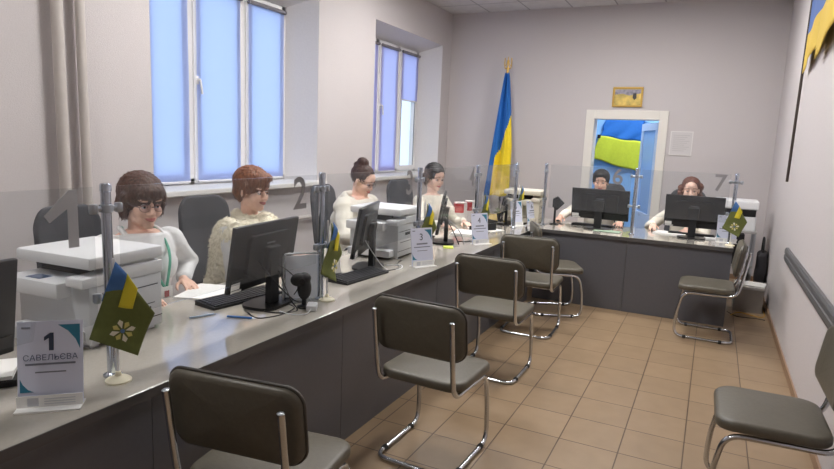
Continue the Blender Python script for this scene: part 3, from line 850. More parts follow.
def person(label, spec):
    g = spec
    yaw = R(g['yaw'])
    hx = g.get('lean', 0.13)
    H = Vector(g['head'])
    base = Vector((H.x, H.y, 0)) - Matrix.Rotation(yaw, 3, 'Z') @ Vector((hx, 0, 0))
    t = thing('person', label, 'person', base, yaw)
    toL = Matrix.Rotation(-yaw, 4, 'Z') @ Matrix.Translation(-base)
    hz = H.z
    sh = hz - g.get('neck', 0.215)          # shoulder height
    vox = g.get('vox', 0.0055); skin = g.get('skin', SKIN)
    w = g.get('build', 1.0)
    def secs(inf, z0=0.50, z1=None):
        pts = [(0.50, 0.135, 0.19), (0.58, 0.14, 0.185), (0.70, 0.12, 0.16), (0.80, 0.12, 0.16), (0.90, 0.128, 0.17), (sh - 0.06, 0.112, 0.175), (sh - 0.01, 0.088, 0.17), (sh + 0.025, 0.066, 0.125), (sh + 0.05, 0.056, 0.07)]
        out = []
        for (z, rx, ry) in pts:
            if z1 and z > z1: continue
            lean = hx * 0.75 * ((z - 0.5) / (sh - 0.5))
            out.append((lean, 0, z, rx * w + inf, ry * w + inf))
        return out
    # arms
    arms = {}
    for sd, key in ((1, 'L'), (-1, 'R')):
        S = Vector((hx * 0.72, sd * 0.165 * w, sh - 0.035))
        Wp = toL @ Vector(g[key])
        E_, W_ = ik(S, Wp, 0.285, 0.25, g.get('hint' + key, (-0.35, sd * 0.7, -0.6)))
        arms[key] = (S, E_, W_)
    hc = Vector((hx, 0, hz))
    Mh = Matrix.Translation(hc) @ Matrix.Rotation(R(g['hyaw'] - g['yaw']), 4, 'Z') @ Matrix.Rotation(R(g.get('pitch', 8)), 4, 'Y') @ Matrix.Rotation(R(g.get('roll', 0)), 4, 'X') @ Matrix.Scale(g.get('hs', 1.04), 4)
    def hp(x, y, z): return Mh @ Vector((x, y, z))
    Rh = Mh.to_3x3().normalized().to_4x4(); sc = g.get('hs', 1.04)
    def he(bm, c, r): ell(bm, hp(*c), tuple(sc * k for k in r), Rh)
    # ---- body: one continuous surface with head, hands and legs
    bm = new_bm()
    loft(bm, secs(0))
    for s in (-1, 1):
        ell(bm, (hx * 0.45 + 0.09 * w, s * 0.075, 0.90), (0.065 * w, 0.075, 0.075))
        cap(bm, (0.03, s * 0.095, 0.578), (0.44, s * 0.11, 0.565), 0.085 * w, 0.062)
        cap(bm, (0.44, s * 0.11, 0.525), (0.42, s * 0.12, 0.10), 0.058, 0.036)
        cap(bm, (0.40, s * 0.12, 0.045), (0.56, s * 0.14, 0.032), 0.036, 0.028)
    for sd, key in ((1, 'L'), (-1, 'R')):
        S, E_, W_ = arms[key]
        ell(bm, S, 0.058 * w); cap(bm, S, E_, 0.05 * w, 0.041 * w); cap(bm, E_, W_, 0.040 * w, 0.027)
        f = Vector(g.get('f' + key, (1, 0, -0.1))); f = (toL.to_3x3() @ f)
        hand(bm, W_, f, g.get('n' + key, (0, 0, 1)), sd, curl=g.get('curl' + key, 0.4))
    cap(bm, (hx * 0.78, 0, sh + 0.01), hp(-0.02, 0, -0.05), 0.058, 0.052)
    he(bm, (-0.012, 0, 0.035), (0.098, 0.078, 0.09))
    he(bm, (0.022, 0, -0.045), (0.064, 0.058, 0.068))
    he(bm, (0.062, 0, -0.088), (0.028, 0.028, 0.024))
    for s in (-1, 1):
        he(bm, (0.052, s * 0.036, -0.028), (0.034, 0.03, 0.034))
        he(bm, (0.008, s * 0.052, -0.055), (0.034, 0.014, 0.03))
        he(bm, (-0.006, s * 0.079, -0.008), (0.017, 0.008, 0.03))
        he(bm, (0.088, s * 0.011, -0.03), (0.012, 0.009, 0.008))
        he(bm, (0.070, s * 0.03, 0.032), (0.018, 0.028, 0.010))
    he(bm, (0.055, 0, 0.05), (0.036, 0.055, 0.045))
    cap(bm, hp(0.078, 0, 0.015), hp(0.102, 0, -0.026), 0.009 * sc, 0.0115 * sc)
    he(bm, (0.078, 0, -0.056), (0.016, 0.026, 0.016))
    body = fuse('body', bm, skin, vox, t, smooth=3)
    # ---- face
    for s in (-1, 1):
        e = obj('eye', ell(new_bm(), hp(0.0742, s * 0.031, 0.003), (0.0118 * sc,) * 3, Rh, 2), EYEW, t, smooth=True)
        obj('iris', ell(new_bm(), hp(0.0845, s * 0.0315, 0.002), (0.003 * sc, 0.0058 * sc, 0.0058 * sc), Rh, 2), IRIS, e, smooth=True)
        bm = new_bm(); tube(bm, [hp(0.0855 - 0.010 * a * a, s * (0.017 + 0.03 * a), 0.0065 + 0.0035 * math.sin(PI * a) - 0.002 * a) for a in (0, 0.25, 0.5, 0.75, 1)], 0.0034 * sc, 6)
        obj('eyelid', bm, g.get('lid', mat('eyelid', rgb(168, 118, 102), 0.6)), t, smooth=True)
        bm = new_bm(); tube(bm, [hp(0.0915 - 0.014 * a * a, s * (0.015 + 0.038 * a), 0.033 + 0.006 * math.sin(PI * a) - 0.004 * a) for a in (0, 0.25, 0.5, 0.75, 1)], [0.0022, 0.003, 0.003, 0.0022, 0.0012], 6)
        obj('eyebrow', bm, g.get('brow', BROW), t, smooth=True)
    bm = new_bm()
    for (dz, rr) in ((0.0035, 0.0048), (-0.0045, 0.0058)):
        tube(bm, [hp(0.0945 - 0.019 * a * a, 0.028 * a, -0.057 + dz * (1 - a * a) + 0.005 * a * a) for a in (-1, -0.6, -0.2, 0.2, 0.6, 1)], [0.001, rr * 0.8, rr, rr, rr * 0.8, 0.001], 8)
    obj('lips', bm, LIP, t, smooth=True)
    # ---- hair
    bm = new_bm()
    for (c, r) in g['hair']: he(bm, c, r)
    for (p, q, r1, r2) in g.get('locks', []): cap(bm, hp(*p), hp(*q), r1 * sc, r2 * sc)
    hobj = fuse('hair', bm, g['hairmat'], vox, t, smooth=2, noise_amp=g.get('hamp', 0.004), noise_scale=g.get('hns', (80, 80, 5)))
    hm = hobj.data; hb = bmesh.new(); hb.from_mesh(hm); rnd = random.Random(9)
    src = [(f.calc_center_median(), f.normal.copy()) for f in hb.faces]
    back = (Mh.to_3x3() @ Vector((-0.25, 0, -1))).normalized()
    for _ in range(g.get('strands', 1500)):
        p, n_ = src[rnd.randrange(len(src))]
        d_ = back - back.dot(n_) * n_ + Vector((rnd.uniform(-.3, .3), rnd.uniform(-.3, .3), 0))
        if d_.length < 0.2: continue
        d_ = (d_.normalized() + n_ * rnd.uniform(0.05, 0.28)).normalized()
        L = rnd.uniform(0.018, 0.04); wv_ = d_.cross(n_).normalized() * rnd.uniform(0.0012, 0.0026)
        p0 = p - n_ * 0.003; pm = p0 + d_ * L * 0.55 + n_ * 0.001; pe = p0 + d_ * L - n_ * 0.004
        a, b_, c_, e_, f_ = [hb.verts.new(q_) for q_ in (p0 + wv_, p0 - wv_, pm - wv_ * 0.8, pm + wv_ * 0.8, pe)]
        hb.faces.new((a, b_, c_, e_)); hb.faces.new((e_, c_, f_))
    hb.to_mesh(hm); hb.free(); hm.polygons.foreach_set('use_smooth', [True] * len(hm.polygons))
    # ---- clothes
    bm = new_bm(); loft(bm, secs(0.014, z1=sh + 0.04)[0:] + [(hx * 0.75, 0, sh + 0.042, 0.068, 0.078)])
    for s in (-1, 1): ell(bm, (hx * 0.45 + 0.09 * w, s * 0.075, 0.90), (0.078 * w, 0.088, 0.088))
    for key in 'LR':
        S, E_, W_ = arms[key]; cut = g.get('sleeve' + key, 0.86)
        sl = g.get('slim', 1.0); ell(bm, S, 0.074 * w * sl); cap(bm, S, E_, 0.068 * w * sl, 0.056 * w * sl)
        if cut > 0: cap(bm, E_, E_.lerp(W_, cut), 0.056 * w, 0.043)
    fuse('blouse', bm, g.get('cloth', WHITEC), 0.007, t, smooth=3, noise_amp=g.get('camp', 0.007), noise_scale=(9, 9, 16))
    bm = new_bm()
    loft(bm, [(0.0, 0, 0.486, 0.15, 0.2), (0.0, 0, 0.52, 0.155, 0.2), (0.005, 0, 0.60, 0.152, 0.196)])
    for s in (-1, 1):
        cap(bm, (0.03, s * 0.098, 0.582), (0.44, s * 0.113, 0.565), 0.095 * w, 0.074); cap(bm, (0.44, s * 0.113, 0.525), (0.42, s * 0.12, 0.16), 0.074, 0.06)
    fuse('trousers', bm, TROUS, 0.01, t, smooth=3)
    for s in (-1, 1):
        bm = new_bm(); cap(bm, (0.39, s * 0.12, 0.044), (0.575, s * 0.142, 0.036), 0.044, 0.036); box(bm, 0.35, 0.61, s * 0.13 - 0.036, s * 0.13 + 0.036, 0, 0.02)
        fuse('shoe', bm, SHOE, 0.008, t, smooth=3)
    # ---- extras
    fx = lambda z: hx * 0.75 * ((z - 0.5) / (sh - 0.5))
    if g.get('lanyard'):
        bm = new_bm(); zb = sh - 0.24
        for s in (-1, 1):
            pts = [(fx(sh) - 0.07, s * 0.05, sh + 0.055), (fx(sh) + 0.005, s * 0.088, sh + 0.05), (fx(sh) + 0.10, s * 0.085, sh - 0.02), (fx(sh - 0.1) + 0.180, s * 0.06, sh - 0.10), (fx(zb) + 0.205, 0.03 + s * 0.006, zb)]
            tube(bm, catmull(pts, 5), 0.0075, 6)
        ln = obj('lanyard', bm, MINT, t, smooth=True)
        bm = new_bm(); box(bm, -0.003, 0.003, -0.036, 0.036, -0.1, 0.0, bev=0.002)
        bd = obj('badge', bm, PAPER, ln); bd.location = (fx(zb) + 0.21, 0.03, zb + 0.005)
        bm = new_bm(); box(bm, 0.003, 0.0038, -0.014, 0.014, -0.055, -0.022); ph = obj('portrait', bm, mat('badge_photo', rgb(168, 84, 84), 0.6), ln); ph.location = bd.location
    if g.get('glasses'):
        bm = new_bm()
        for s in (-1, 1):
            pts = [hp(0.099 - 0.006 * abs(math.cos(a)), s * 0.033 + 0.027 * math.cos(a), 0.001 + 0.0185 * math.sin(a)) for a in [2 * PI * k / 16 for k in range(16)]]
            tube(bm, pts, 0.001 * sc, 6, closed=True)
            tube(bm, [hp(0.094, s * 0.06, 0.006), hp(0.075, s * 0.079, 0.008), hp(0.0, s * 0.085, 0.006)], 0.002 * sc, 6)
        tube(bm, [hp(0.1, -0.007, 0.005), hp(0.105, 0, 0.007), hp(0.1, 0.007, 0.005)], 0.002 * sc, 6)
        gs = obj('spectacles', bm, GLASSF, t, smooth=True)
        for s in (-1, 1):
            bm = new_bm(); prism(bm, [(s * 0.033 + 0.026 * math.cos(2 * PI * k / 16), 0.001 + 0.0175 * math.sin(2 * PI * k / 16)) for k in range(16)], 'x', 0.0945, 0.0955)
            bmesh.ops.transform(bm, matrix=Mh, verts=bm.verts[:]); obj('lens', bm, glass_mat('spectacle_lens', (0.96, 0.96, 1.0, 1), 1.4), gs)
    if g.get('vest'):
        bm = new_bm(); loft(bm, secs(0.06, z1=sh + 0.03) + [(hx * 0.75, 0, sh + 0.04, 0.1, 0.12), (hx * 0.75 + 0.01, 0, sh + 0.062, 0.085, 0.095)])
        for s in (-1, 1):
            ell(bm, (hx * 0.45 + 0.09 * w, s * 0.085, 0.90), (0.095 * w, 0.1, 0.1))
            ell(bm, (hx * 0.72, s * 0.175, sh - 0.03), (0.105, 0.075, 0.085))
            cap(bm, (fx(sh) - 0.05, s * 0.06, sh + 0.06), (fx(sh) + 0.1, s * 0.06, sh - 0.01), 0.035, 0.035)
        v = fuse('fur_vest', bm, FUR, 0.008, t, smooth=2, noise_amp=0.016, noise_scale=(60, 60, 40))
        bm = new_bm(); rnd = random.Random(3)
        ps = v.data.polygons; n = len(ps)
        for _ in range(5200):
            f = ps[rnd.randrange(n)]
            if f.center.z < 0.66: continue
            d = (f.normal + Vector((0, 0, -0.7)) + Vector((rnd.uniform(-.4, .4), rnd.uniform(-.4, .4), rnd.uniform(-.3, .3)))).normalized()
            p = f.center - f.normal * 0.003; L = rnd.uniform(0.014, 0.03)
            a = d.cross(Vector((rnd.random(), rnd.random(), 1))).normalized() * 0.003; b = d.cross(a).normalized() * 0.003
            q = [bm.verts.new(p + a), bm.verts.new(p - a * 0.5 + b), bm.verts.new(p - a * 0.5 - b)]; tip = bm.verts.new(p + d * L)
            for i in range(3): bm.faces.new((q[i], q[(i + 1) % 3], tip))
        obj('fur_pile', bm, FUR, v)['kind'] = 'stuff'
    if g.get('hood'):
        bm = new_bm()
        pts = [(fx(sh) + 0.075 * math.cos(a) - 0.02, 0.125 * math.sin(a), sh + 0.03 + 0.028 * math.cos(a) * -1) for a in [2 * PI * k / 20 for k in range(20)]]
        for i in range(20): cap(bm, pts[i], pts[(i + 1) % 20], 0.036, 0.036, 10)
        ell(bm, (fx(sh) - 0.12, 0, sh - 0.02), (0.055, 0.13, 0.09))
        fuse('hood', bm, g.get('cloth', CREAMC), 0.008, t, smooth=4, noise_amp=0.006, noise_scale=(14, 14, 20))
    if g.get('lapel'):
        bm = new_bm()
        for s in (-1, 1):
            pts = [(fx(sh) - 0.06, s * 0.07, sh + 0.055), (fx(sh) + 0.03, s * 0.1, sh + 0.035), (fx(sh - 0.08) + 0.13, s * 0.085, sh - 0.08), (fx(sh - 0.2) + 0.165, s * 0.06, sh - 0.22), (fx(sh - 0.35) + 0.165, s * 0.05, sh - 0.38)]
            c = catmull(pts, 6)
            for i in range(len(c) - 1): cap(bm, c[i], c[i + 1], 0.015, 0.015, 8)
        fuse('lapel', bm, WHITEC, 0.007, t, smooth=3)
    return t

HB = hair_mat('brown_hair', rgb(74, 45, 34)); HA = hair_mat('auburn_hair', rgb(116, 68, 40)); HD = hair_mat('dark_brown_hair', rgb(62, 36, 30))
HK = hair_mat('black_hair', rgb(24, 22, 24)); HR = hair_mat('chestnut_hair', rgb(98, 52, 36))
HB2 = HB
person('person in a white jacket and glasses with a brown bob, mint lanyard and badge', dict(
    head=(-2.60, 2.11, 1.230), neck=0.19, yaw=-4, hyaw=-12, pitch=10, hs=1.10, build=1.1, vox=0.005,
    L=(-2.56, 2.33, 0.79), R=(-2.47, 1.96, 0.79), fL=(0.9, -0.35, -0.12), fR=(1, 0.25, -0.12), hairmat=HB, lanyard=True, glasses=True, lapel=True,
    hair=[((-0.022, 0, 0.046), (0.112, 0.1, 0.1)), ((0.045, 0, 0.062), (0.06, 0.08, 0.045)), ((-0.05, 0, -0.01), (0.074, 0.096, 0.09))],
    locks=[((0.012, 0.086, 0.04), (0.004, 0.084, -0.05), 0.022, 0.02), ((0.012, -0.086, 0.04), (0.004, -0.084, -0.05), 0.022, 0.02)]))
person('person in a cream fur vest over a white top, short auburn hair, reaching forward', dict(
    head=(-2.66, 3.0, 1.235), yaw=2, hyaw=2, pitch=8, hs=1.07, build=1.1, vox=0.005, sleeveL=0.0, sleeveR=0.8, slim=0.9, hintR=(-0.3, -0.2, -1),
    L=(-2.34, 3.19, 0.80), R=(-2.42, 2.90, 0.79), fL=(1, 0.35, -0.15), fR=(1, 0.3, -0.12), hintL=(-0.3, 0.5, -0.8), hairmat=HA, vest=True, lanyard=True,
    hair=[((-0.02, 0, 0.056), (0.116, 0.1, 0.098)), ((-0.058, 0, 0.0), (0.07, 0.086, 0.085)), ((0.045, 0.018, 0.088), (0.056, 0.07, 0.036))],
    locks=[((0.018, 0.084, 0.05), (0.006, 0.082, -0.012), 0.018, 0.01), ((0.018, -0.084, 0.05), (0.006, -0.082, -0.012), 0.018, 0.01)]))
person('person in a cream hooded top with glasses and a hair bun, looking down', dict(
    head=(-2.72, 4.46, 1.235), neck=0.185, lean=0.21, yaw=0, hyaw=0, pitch=24, hs=1.05, vox=0.006, cloth=CREAMC, camp=0.01,
    L=(-2.40, 4.62, 0.79), R=(-2.44, 4.22, 0.79), fL=(1, -0.3, -0.12), fR=(1, 0.3, -0.12), hairmat=HD, glasses=True, hood=True, hamp=0.004, build=1.26,
    hair=[((-0.026, 0, 0.046), (0.103, 0.086, 0.093)), ((-0.066, 0, 0.14), (0.05, 0.046, 0.038)), ((-0.105, 0, 0.10), (0.03, 0.028, 0.028))]))
person('person in a cream blouse with black gathered hair, behind the edge-on monitor', dict(
    head=(-2.585, 5.66, 1.226), yaw=-22, hyaw=-28, pitch=14, hs=1.08, vox=0.006, cloth=CREAMC, skin=SKIN2,
    L=(-2.26, 5.72, 0.79), R=(-2.34, 5.34, 0.79), fL=(0.8, -0.6, -0.12), fR=(1, 0.2, -0.12), hairmat=HK, brow=mat('dark_brow', rgb(34, 28, 28), 0.8),
    hair=[((-0.022, 0, 0.05), (0.108, 0.092, 0.096)), ((-0.11, 0, -0.015), (0.05, 0.058, 0.05)), ((0.03, -0.03, 0.095), (0.06, 0.06, 0.03))],
    locks=[((-0.01, -0.082, 0.03), (-0.02, -0.08, -0.055), 0.022, 0.02), ((-0.01, 0.082, 0.03), (-0.02, 0.08, -0.055), 0.022, 0.02)]))
person('person with short black hair behind the left far monitor, hand on a mouse', dict(
    head=(-1.185, 7.33, 1.205), yaw=-90, hyaw=-84, pitch=8, hs=1.03, vox=0.0065, cloth=CREAMC,
    R=(-1.535, 6.88, 0.80), L=(-0.86, 6.84, 0.79), fR=(0.05, -1, -0.15), fL=(0.1, -1, -0.1), curlR=0.5, hairmat=HK, brow=_mats['dark_brow'],
    hair=[((-0.02, 0, 0.058), (0.108, 0.094, 0.092)), ((0.04, -0.015, 0.096), (0.056, 0.066, 0.034)), ((-0.05, 0, 0.0), (0.065, 0.082, 0.07))],
    locks=[((0.012, 0.082, 0.05), (0.008, 0.08, 0.0), 0.015, 0.008), ((0.012, -0.082, 0.05), (0.008, -0.08, 0.0), 0.015, 0.008)]))
rl = random.Random(5)
curls = [((rl.uniform(-0.06, 0.0), s * rl.uniform(0.085, 0.098), rl.uniform(-0.07, 0.05)), (0.026,) * 3) for s in (1, -1, -1) for _ in range(6)]
person('person with wavy chestnut hair behind the right far monitor, hand on a mouse', dict(
    head=(-0.205, 7.15, 1.19), yaw=-90, hyaw=-86, pitch=8, hs=1.05, vox=0.0065, cloth=CREAMC, skin=SKIN2,
    R=(-0.53, 6.94, 0.80), L=(-0.20, 6.86, 0.79), fR=(0.0, -1, -0.12), fL=(-0.05, -1, -0.1), curlR=0.5, hairmat=HR,
    hair=[((-0.03, 0, 0.05), (0.106, 0.09, 0.088)), ((-0.055, 0, -0.02), (0.06, 0.09, 0.08))] + curls))

# ------------------------------------------------------------------ monitors (back faces local -Y)
def make_monitor(label, loc_, rz, tilt, note=False):
    t = thing('monitor', label, 'monitor', loc_, rz, 'black office monitors')
    w, h = 0.54, 0.325; zc = 0.262
    M = Matrix.Translation((0, 0, zc)) @ Matrix.Rotation(R(tilt), 4, 'X')
    bm = new_bm(); box(bm, -w / 2, w / 2, -0.008, 0.014, -h / 2, h / 2, bev=0.005)
    prism(bm, rrect(w * 0.62, h * 0.62, 0.03, 5, 0, 0.01), 'y', -0.028, -0.008)
    prism(bm, rrect(w * 0.96, 0.06, 0.006, 4, 0, -h / 2 + 0.034), 'y', -0.013, -0.007)
    bmesh.ops.transform(bm, matrix=M, verts=bm.verts[:]); obj('housing', bm, BLACK, t, angle=35)
    bm = new_bm(); box(bm, -w / 2 + 0.012, w / 2 - 0.012, 0.0135, 0.0148, -h / 2 + 0.02, h / 2 - 0.012)
    bmesh.ops.transform(bm, matrix=M, verts=bm.verts[:]); obj('screen', bm, SCREEN, t)
    bm = new_bm(); box(bm, -0.035, 0.035, -0.0295, -0.027, 0.06, 0.068); bmesh.ops.transform(bm, matrix=M, verts=bm.verts[:]); obj('logo_bar', bm, mat('grey_mark', rgb(120, 122, 128), 0.5), t)
    bm = new_bm(); box(bm, -0.05, 0.05, -0.06, -0.026, -0.07, 0.05, bev=0.006); bmesh.ops.transform(bm, matrix=M, verts=bm.verts[:])
    obj('mount_plate', bm, BLACKM, t)
    bm = new_bm(); prism(bm, [(-0.062, 0.012), (-0.026, 0.012), (-0.03, zc + 0.02), (-0.058, zc + 0.02)], 'x', -0.034, 0.034); obj('neck', bm, BLACKM, t)
    bm = new_bm(); prism(bm, rrect(0.26, 0.19, 0.07, 7, 0, -0.02), 'z', 0.0, 0.014); obj('foot', bm, BLACK, t, angle=35)
    if note:
        bm = new_bm()
        box(bm, -w / 2 + 0.01, -w / 2 + 0.075, -0.0142, -0.0128, -h / 2 + 0.02, -h / 2 + 0.052); box(bm, -w / 2 + 0.012, -w / 2 + 0.09, -0.0142, -0.0128, -h / 2 + 0.006, -h / 2 + 0.016)
        bmesh.ops.transform(bm, matrix=M, verts=bm.verts[:]); obj('inventory_sticker', bm, PAPER, t)
    return t
m0 = make_monitor('black monitor seen from behind between the first and second numbered glass, cables at its foot', (-1.975, 2.315, DH), R(96), 9, True)
dup(m0, (-2.0, 0.86, DH), R(92), 'black monitor cut by the picture edge beside the white printer')
dup(m0, (-2.02, 3.37, DH), R(108), 'black monitor seen from behind, in front of the clerk with the hair bun')
dup(m0, (-2.03, 4.62, DH), R(112), 'black monitor seen nearly edge-on in front of the dark haired clerk')
dup(m0, (-1.97, 6.10, DH), R(102), 'small black monitor at the far end of the long counter').scale = (0.55, 0.8, 0.72)
dup(m0, (-1.045, 6.53, DH), R(-1), 'black monitor on the far counter below glass number 6').scale = (1.1, 1, 1)
dup(m0, (-0.135, 6.53, DH), R(-1), 'black monitor on the far counter below glass number 7')

# ------------------------------------------------------------------ keyboards (long side along local X, keys face up) and mice
def make_keyboard(label, loc_, rz):
    t = thing('keyboard', label, 'keyboard', loc_, rz, 'black desk keyboards')
    bm = new_bm(); prism(bm, [(-0.075, 0.0), (0.075, 0.0), (0.075, 0.024), (-0.075, 0.012)], 'x', -0.22, 0.22); obj('body', bm, BLACKM, t)
    bm = new_bm()
    for r_ in range(6):
        for c_ in range(21):
            x = -0.208 + c_ * 0.0198; y = -0.066 + r_ * 0.022
            z = 0.012 + 0.012 * (y + 0.075) / 0.15
            box(bm, x, x + 0.017, y, y + 0.018, z - 0.002, z + 0.007)
    obj('keys', bm, KEYS, t)
    return t
k0 = make_keyboard('black keyboard behind the nearest full monitor, standing askew by white papers', (-2.13, 2.31, DH), R(82))
dup(k0, (-1.90, 3.10, DH), R(86), 'black keyboard below the monitor of the clerk with the hair bun')
dup(k0, (-2.24, 4.62, DH), R(96), 'black keyboard beside the papers of the dark haired clerk')
dup(k0, (-1.13, 6.72, DH), R(178), 'black keyboard behind the left far monitor')
dup(k0, (-0.14, 6.75, DH), R(178), 'black keyboard behind the right far monitor')
dup(k0, (-2.16, 6.05, DH), R(88), 'black keyboard at the far end of the long counter')
def make_mouse(label, loc_, rz):
    t = thing('computer_mouse', label, 'mouse', loc_, rz, 'computer mice')
    bm = ell(new_bm(), (0, 0, 0.014), (0.03, 0.052, 0.02)); 
    for v in bm.verts: v.co.z = max(0.0, v.co.z)
    obj('shell', bm, BLACK, t, smooth=True)
    bm = new_bm(); tube(bm, catmull([(0, 0.05, 0.01), (0.02, 0.1, 0.004), (-0.02, 0.17, 0.003), (0.0, 0.22, 0.003)], 6), 0.0025, 6); obj('cord', bm, BLACK, t)
    return t
ms = make_mouse('black mouse under the hand of the clerk at the left far monitor', (-1.535, 6.80, DH), R(200))
dup(ms, (-0.53, 6.86, DH), R(200), 'black mouse under the hand of the clerk at the right far monitor')

# ------------------------------------------------------------------ printers (front faces local -Y)
def make_printer(label, loc_, rz, m1=LIGHTP, m2=WHITEP):
    t = thing('printer', label, 'printer', loc_, rz, 'multifunction printers')
    w, d = 0.40, 0.39
    bm = new_bm(); box(bm, -w / 2, w / 2, -d / 2 + 0.03, d / 2, 0.012, 0.25, bev=0.012)
    for s in (-1, 1):
        for yy in (-d / 2 + 0.06, d / 2 - 0.05): box(bm, s * 0.16 - 0.02, s * 0.16 + 0.02, yy - 0.02, yy + 0.02, 0, 0.014)
    b = obj('body', bm, m1, t, angle=35)
    bm = new_bm(); box(bm, -w / 2 - 0.002, w / 2 + 0.006, -d / 2 + 0.14, d / 2 + 0.002, 0.245, 0.30, bev=0.008); box(bm, w / 2 - 0.09, w / 2 + 0.006, -d / 2 + 0.0, -d / 2 + 0.15, 0.245, 0.285, bev=0.008)
    obj('scanner_body', bm, m2, t, angle=35)
    bm = new_bm(); box(bm, -w / 2 - 0.004, w / 2 + 0.008, -d / 2 + 0.03, d / 2 + 0.004, 0.312, 0.362, bev=0.012); box(bm, -w / 2 + 0.02, w / 2 - 0.02, -d / 2 + 0.2, d / 2 - 0.02, 0.30, 0.314)
    obj('scanner_lid', bm, m2, t, angle=35)
    bm = new_bm(); box(bm, -w / 2, w / 2 - 0.095, -d / 2 - 0.03, -d / 2 + 0.13, 0.20, 0.262, bev=0.008); cp = obj('control_panel', bm, m2, t, angle=35)
    obj('display', B(-0.10, -0.02, -d / 2 - 0.005, -d / 2 + 0.05, 0.262, 0.2635), TEALP, cp)
    obj('paper_slot', B(-w / 2 + 0.02, w / 2 - 0.1, -d / 2 + 0.12, -d / 2 + 0.142, 0.262, 0.315), mat('slot_black', rgb(24, 24, 26), 0.7), t)
    bm = new_bm()
    box(bm, w / 2 - 0.004, w / 2 + 0.0015, -0.15, 0.17, 0.196, 0.200); box(bm, w / 2 - 0.004, w / 2 + 0.0015, -0.13, 0.15, 0.118, 0.121)
    box(bm, w / 2 - 0.004, w / 2 + 0.0015, -0.16, 0.19, 0.055, 0.058); box(bm, w / 2 - 0.004, w / 2 + 0.0015, -0.05, 0.03, 0.165, 0.185); box(bm, w / 2 - 0.004, w / 2 + 0.0015, 0.06, 0.13, 0.085, 0.105)
    obj('side_seams', bm, mat('seam_dark', rgb(52, 52, 54), 0.7), t)
    obj('paper_tray', B(-w / 2 + 0.03, w / 2 - 0.03, -d / 2 - 0.05, -d / 2 + 0.04, 0.02, 0.07, bev=0.006), m1, t)
    return t
pr = make_printer('white multifunction printer by the numbered card 1 and its small flag', (-2.285, 1.585, DH), R(4))
dup(pr, (-2.17, 3.88, DH), R(2), 'white multifunction printer behind the standing card numbered 3')
pr5 = make_printer('cream multifunction printer at the far corner of the long counter', (-1.86, 6.52, DH), R(4), BEIGEP, BEIGEP)

# ------------------------------------------------------------------ standing numbered cards (face local -Y)
def make_card(label, loc_, rz, num, name=None):
    t = thing('number_card', label, 'sign', loc_, rz, 'standing numbered cards on the counter')
    w, h = 0.178, 0.262
    M = Matrix.Rotation(R(-8), 4, 'X')
    bm = new_bm(); box(bm, -w / 2, w / 2, -0.002, 0.002, 0.004, h); bmesh.ops.transform(bm, matrix=M, verts=bm.verts[:]); obj('card', bm, LILAC, t)
    bm = new_bm(); box(bm, -w / 2, w / 2, -0.045, 0.03, 0, 0.004); box(bm, -w / 2, w / 2, -0.012, -0.0085, 0.004, 0.04); obj('acrylic_foot', bm, mat('foot_white', rgb(236, 236, 234), 0.25), t)
    bm = new_bm(); prism(bm, [(w / 2 - 0.068, h - 0.012), (w / 2 - 0.008, h - 0.012), (w / 2 - 0.008, h - 0.088), (w / 2 - 0.02, h - 0.058), (w / 2 - 0.04, h - 0.032)], 'y', -0.0028, -0.002)
    bmesh.ops.transform(bm, matrix=M, verts=bm.verts[:]); obj('teal_corner', bm, TEAL, t); bm = new_bm()
    prism(bm, [(-w / 2 + 0.006, 0.088), (-w / 2 + 0.014, 0.070), (-w / 2 + 0.028, 0.054), (-w / 2 + 0.044, 0.046), (-w / 2 + 0.006, 0.046)], 'y', -0.0028, -0.002)
    bmesh.ops.transform(bm, matrix=M, verts=bm.verts[:]); obj('teal_corner', bm, TEAL, t)
    bm = new_bm(); box(bm, -0.068, 0.068, -0.0027, -0.002, 0.128, 0.134); box(bm, -0.042, 0.042, -0.0027, -0.002, 0.104, 0.108); box(bm, -w / 2 + 0.012, -w / 2 + 0.036, -0.0027, -0.002, h - 0.022, h - 0.016)
    if not name: box(bm, -0.045, 0.045, -0.0027, -0.002, 0.148, 0.158)
    bmesh.ops.transform(bm, matrix=M, verts=bm.verts[:]); obj('printed_lines', bm, PRINTED, t)
    bm = new_bm()
    for k in range(3): box(bm, -0.015, 0.07, -0.0128, -0.012, 0.012 + k * 0.008, 0.015 + k * 0.008)
    box(bm, -0.06, -0.03, -0.0128, -0.012, 0.008, 0.034); obj('foot_print', bm, mat('pale_print', rgb(196, 198, 204), 0.7), t)
    if num == '1':
        bm = new_bm(); prism(bm, [(-0.004, 0.172), (0.009, 0.172), (0.009, 0.226), (-0.001, 0.226), (-0.017, 0.214), (-0.017, 0.202), (-0.004, 0.210)], 'y', -0.0032, -0.002)
        bmesh.ops.transform(bm, matrix=M, verts=bm.verts[:]); obj('number', bm, INK, t)
    elif num:
        MM = M @ Matrix.Translation((-0.005, -0.0026, 0.198)) @ Matrix.Rotation(R(90), 4, 'X')
        text_mesh('number', num, 0.066, INK, t, MM, 0.0005)
    if name:
        MM = M @ Matrix.Translation((0, -0.0026, 0.150)) @ Matrix.Rotation(R(90), 4, 'X')
        text_mesh('printed_word', name, 0.0245, mat('grey_blue_ink', rgb(96, 108, 136), 0.7), t, MM, 0.0004)
    return t
make_card('white numbered card 1 with teal corners, in front of the nearest printer', (-1.745, 1.068, DH), R(43), '1', 'САВЕЛЬЄВА')
make_card('white numbered card 3 with teal corners, beside the second printer', (-1.725, 3.645, DH), R(61), '3')
make_card('white standing card below glass number 4, before the fourth post', (-1.725, 4.775, DH), R(60), '4')
make_card('white standing card left of the pair before the cream printer', (-1.815, 6.13, DH), R(66), '5')
make_card('white standing card right of the pair before the cream printer', (-1.70, 6.33, DH), R(68), '6')
make_card('white standing card at the right end of the far counter behind the olive flag', (0.175, 6.45, DH), R(10), '7')

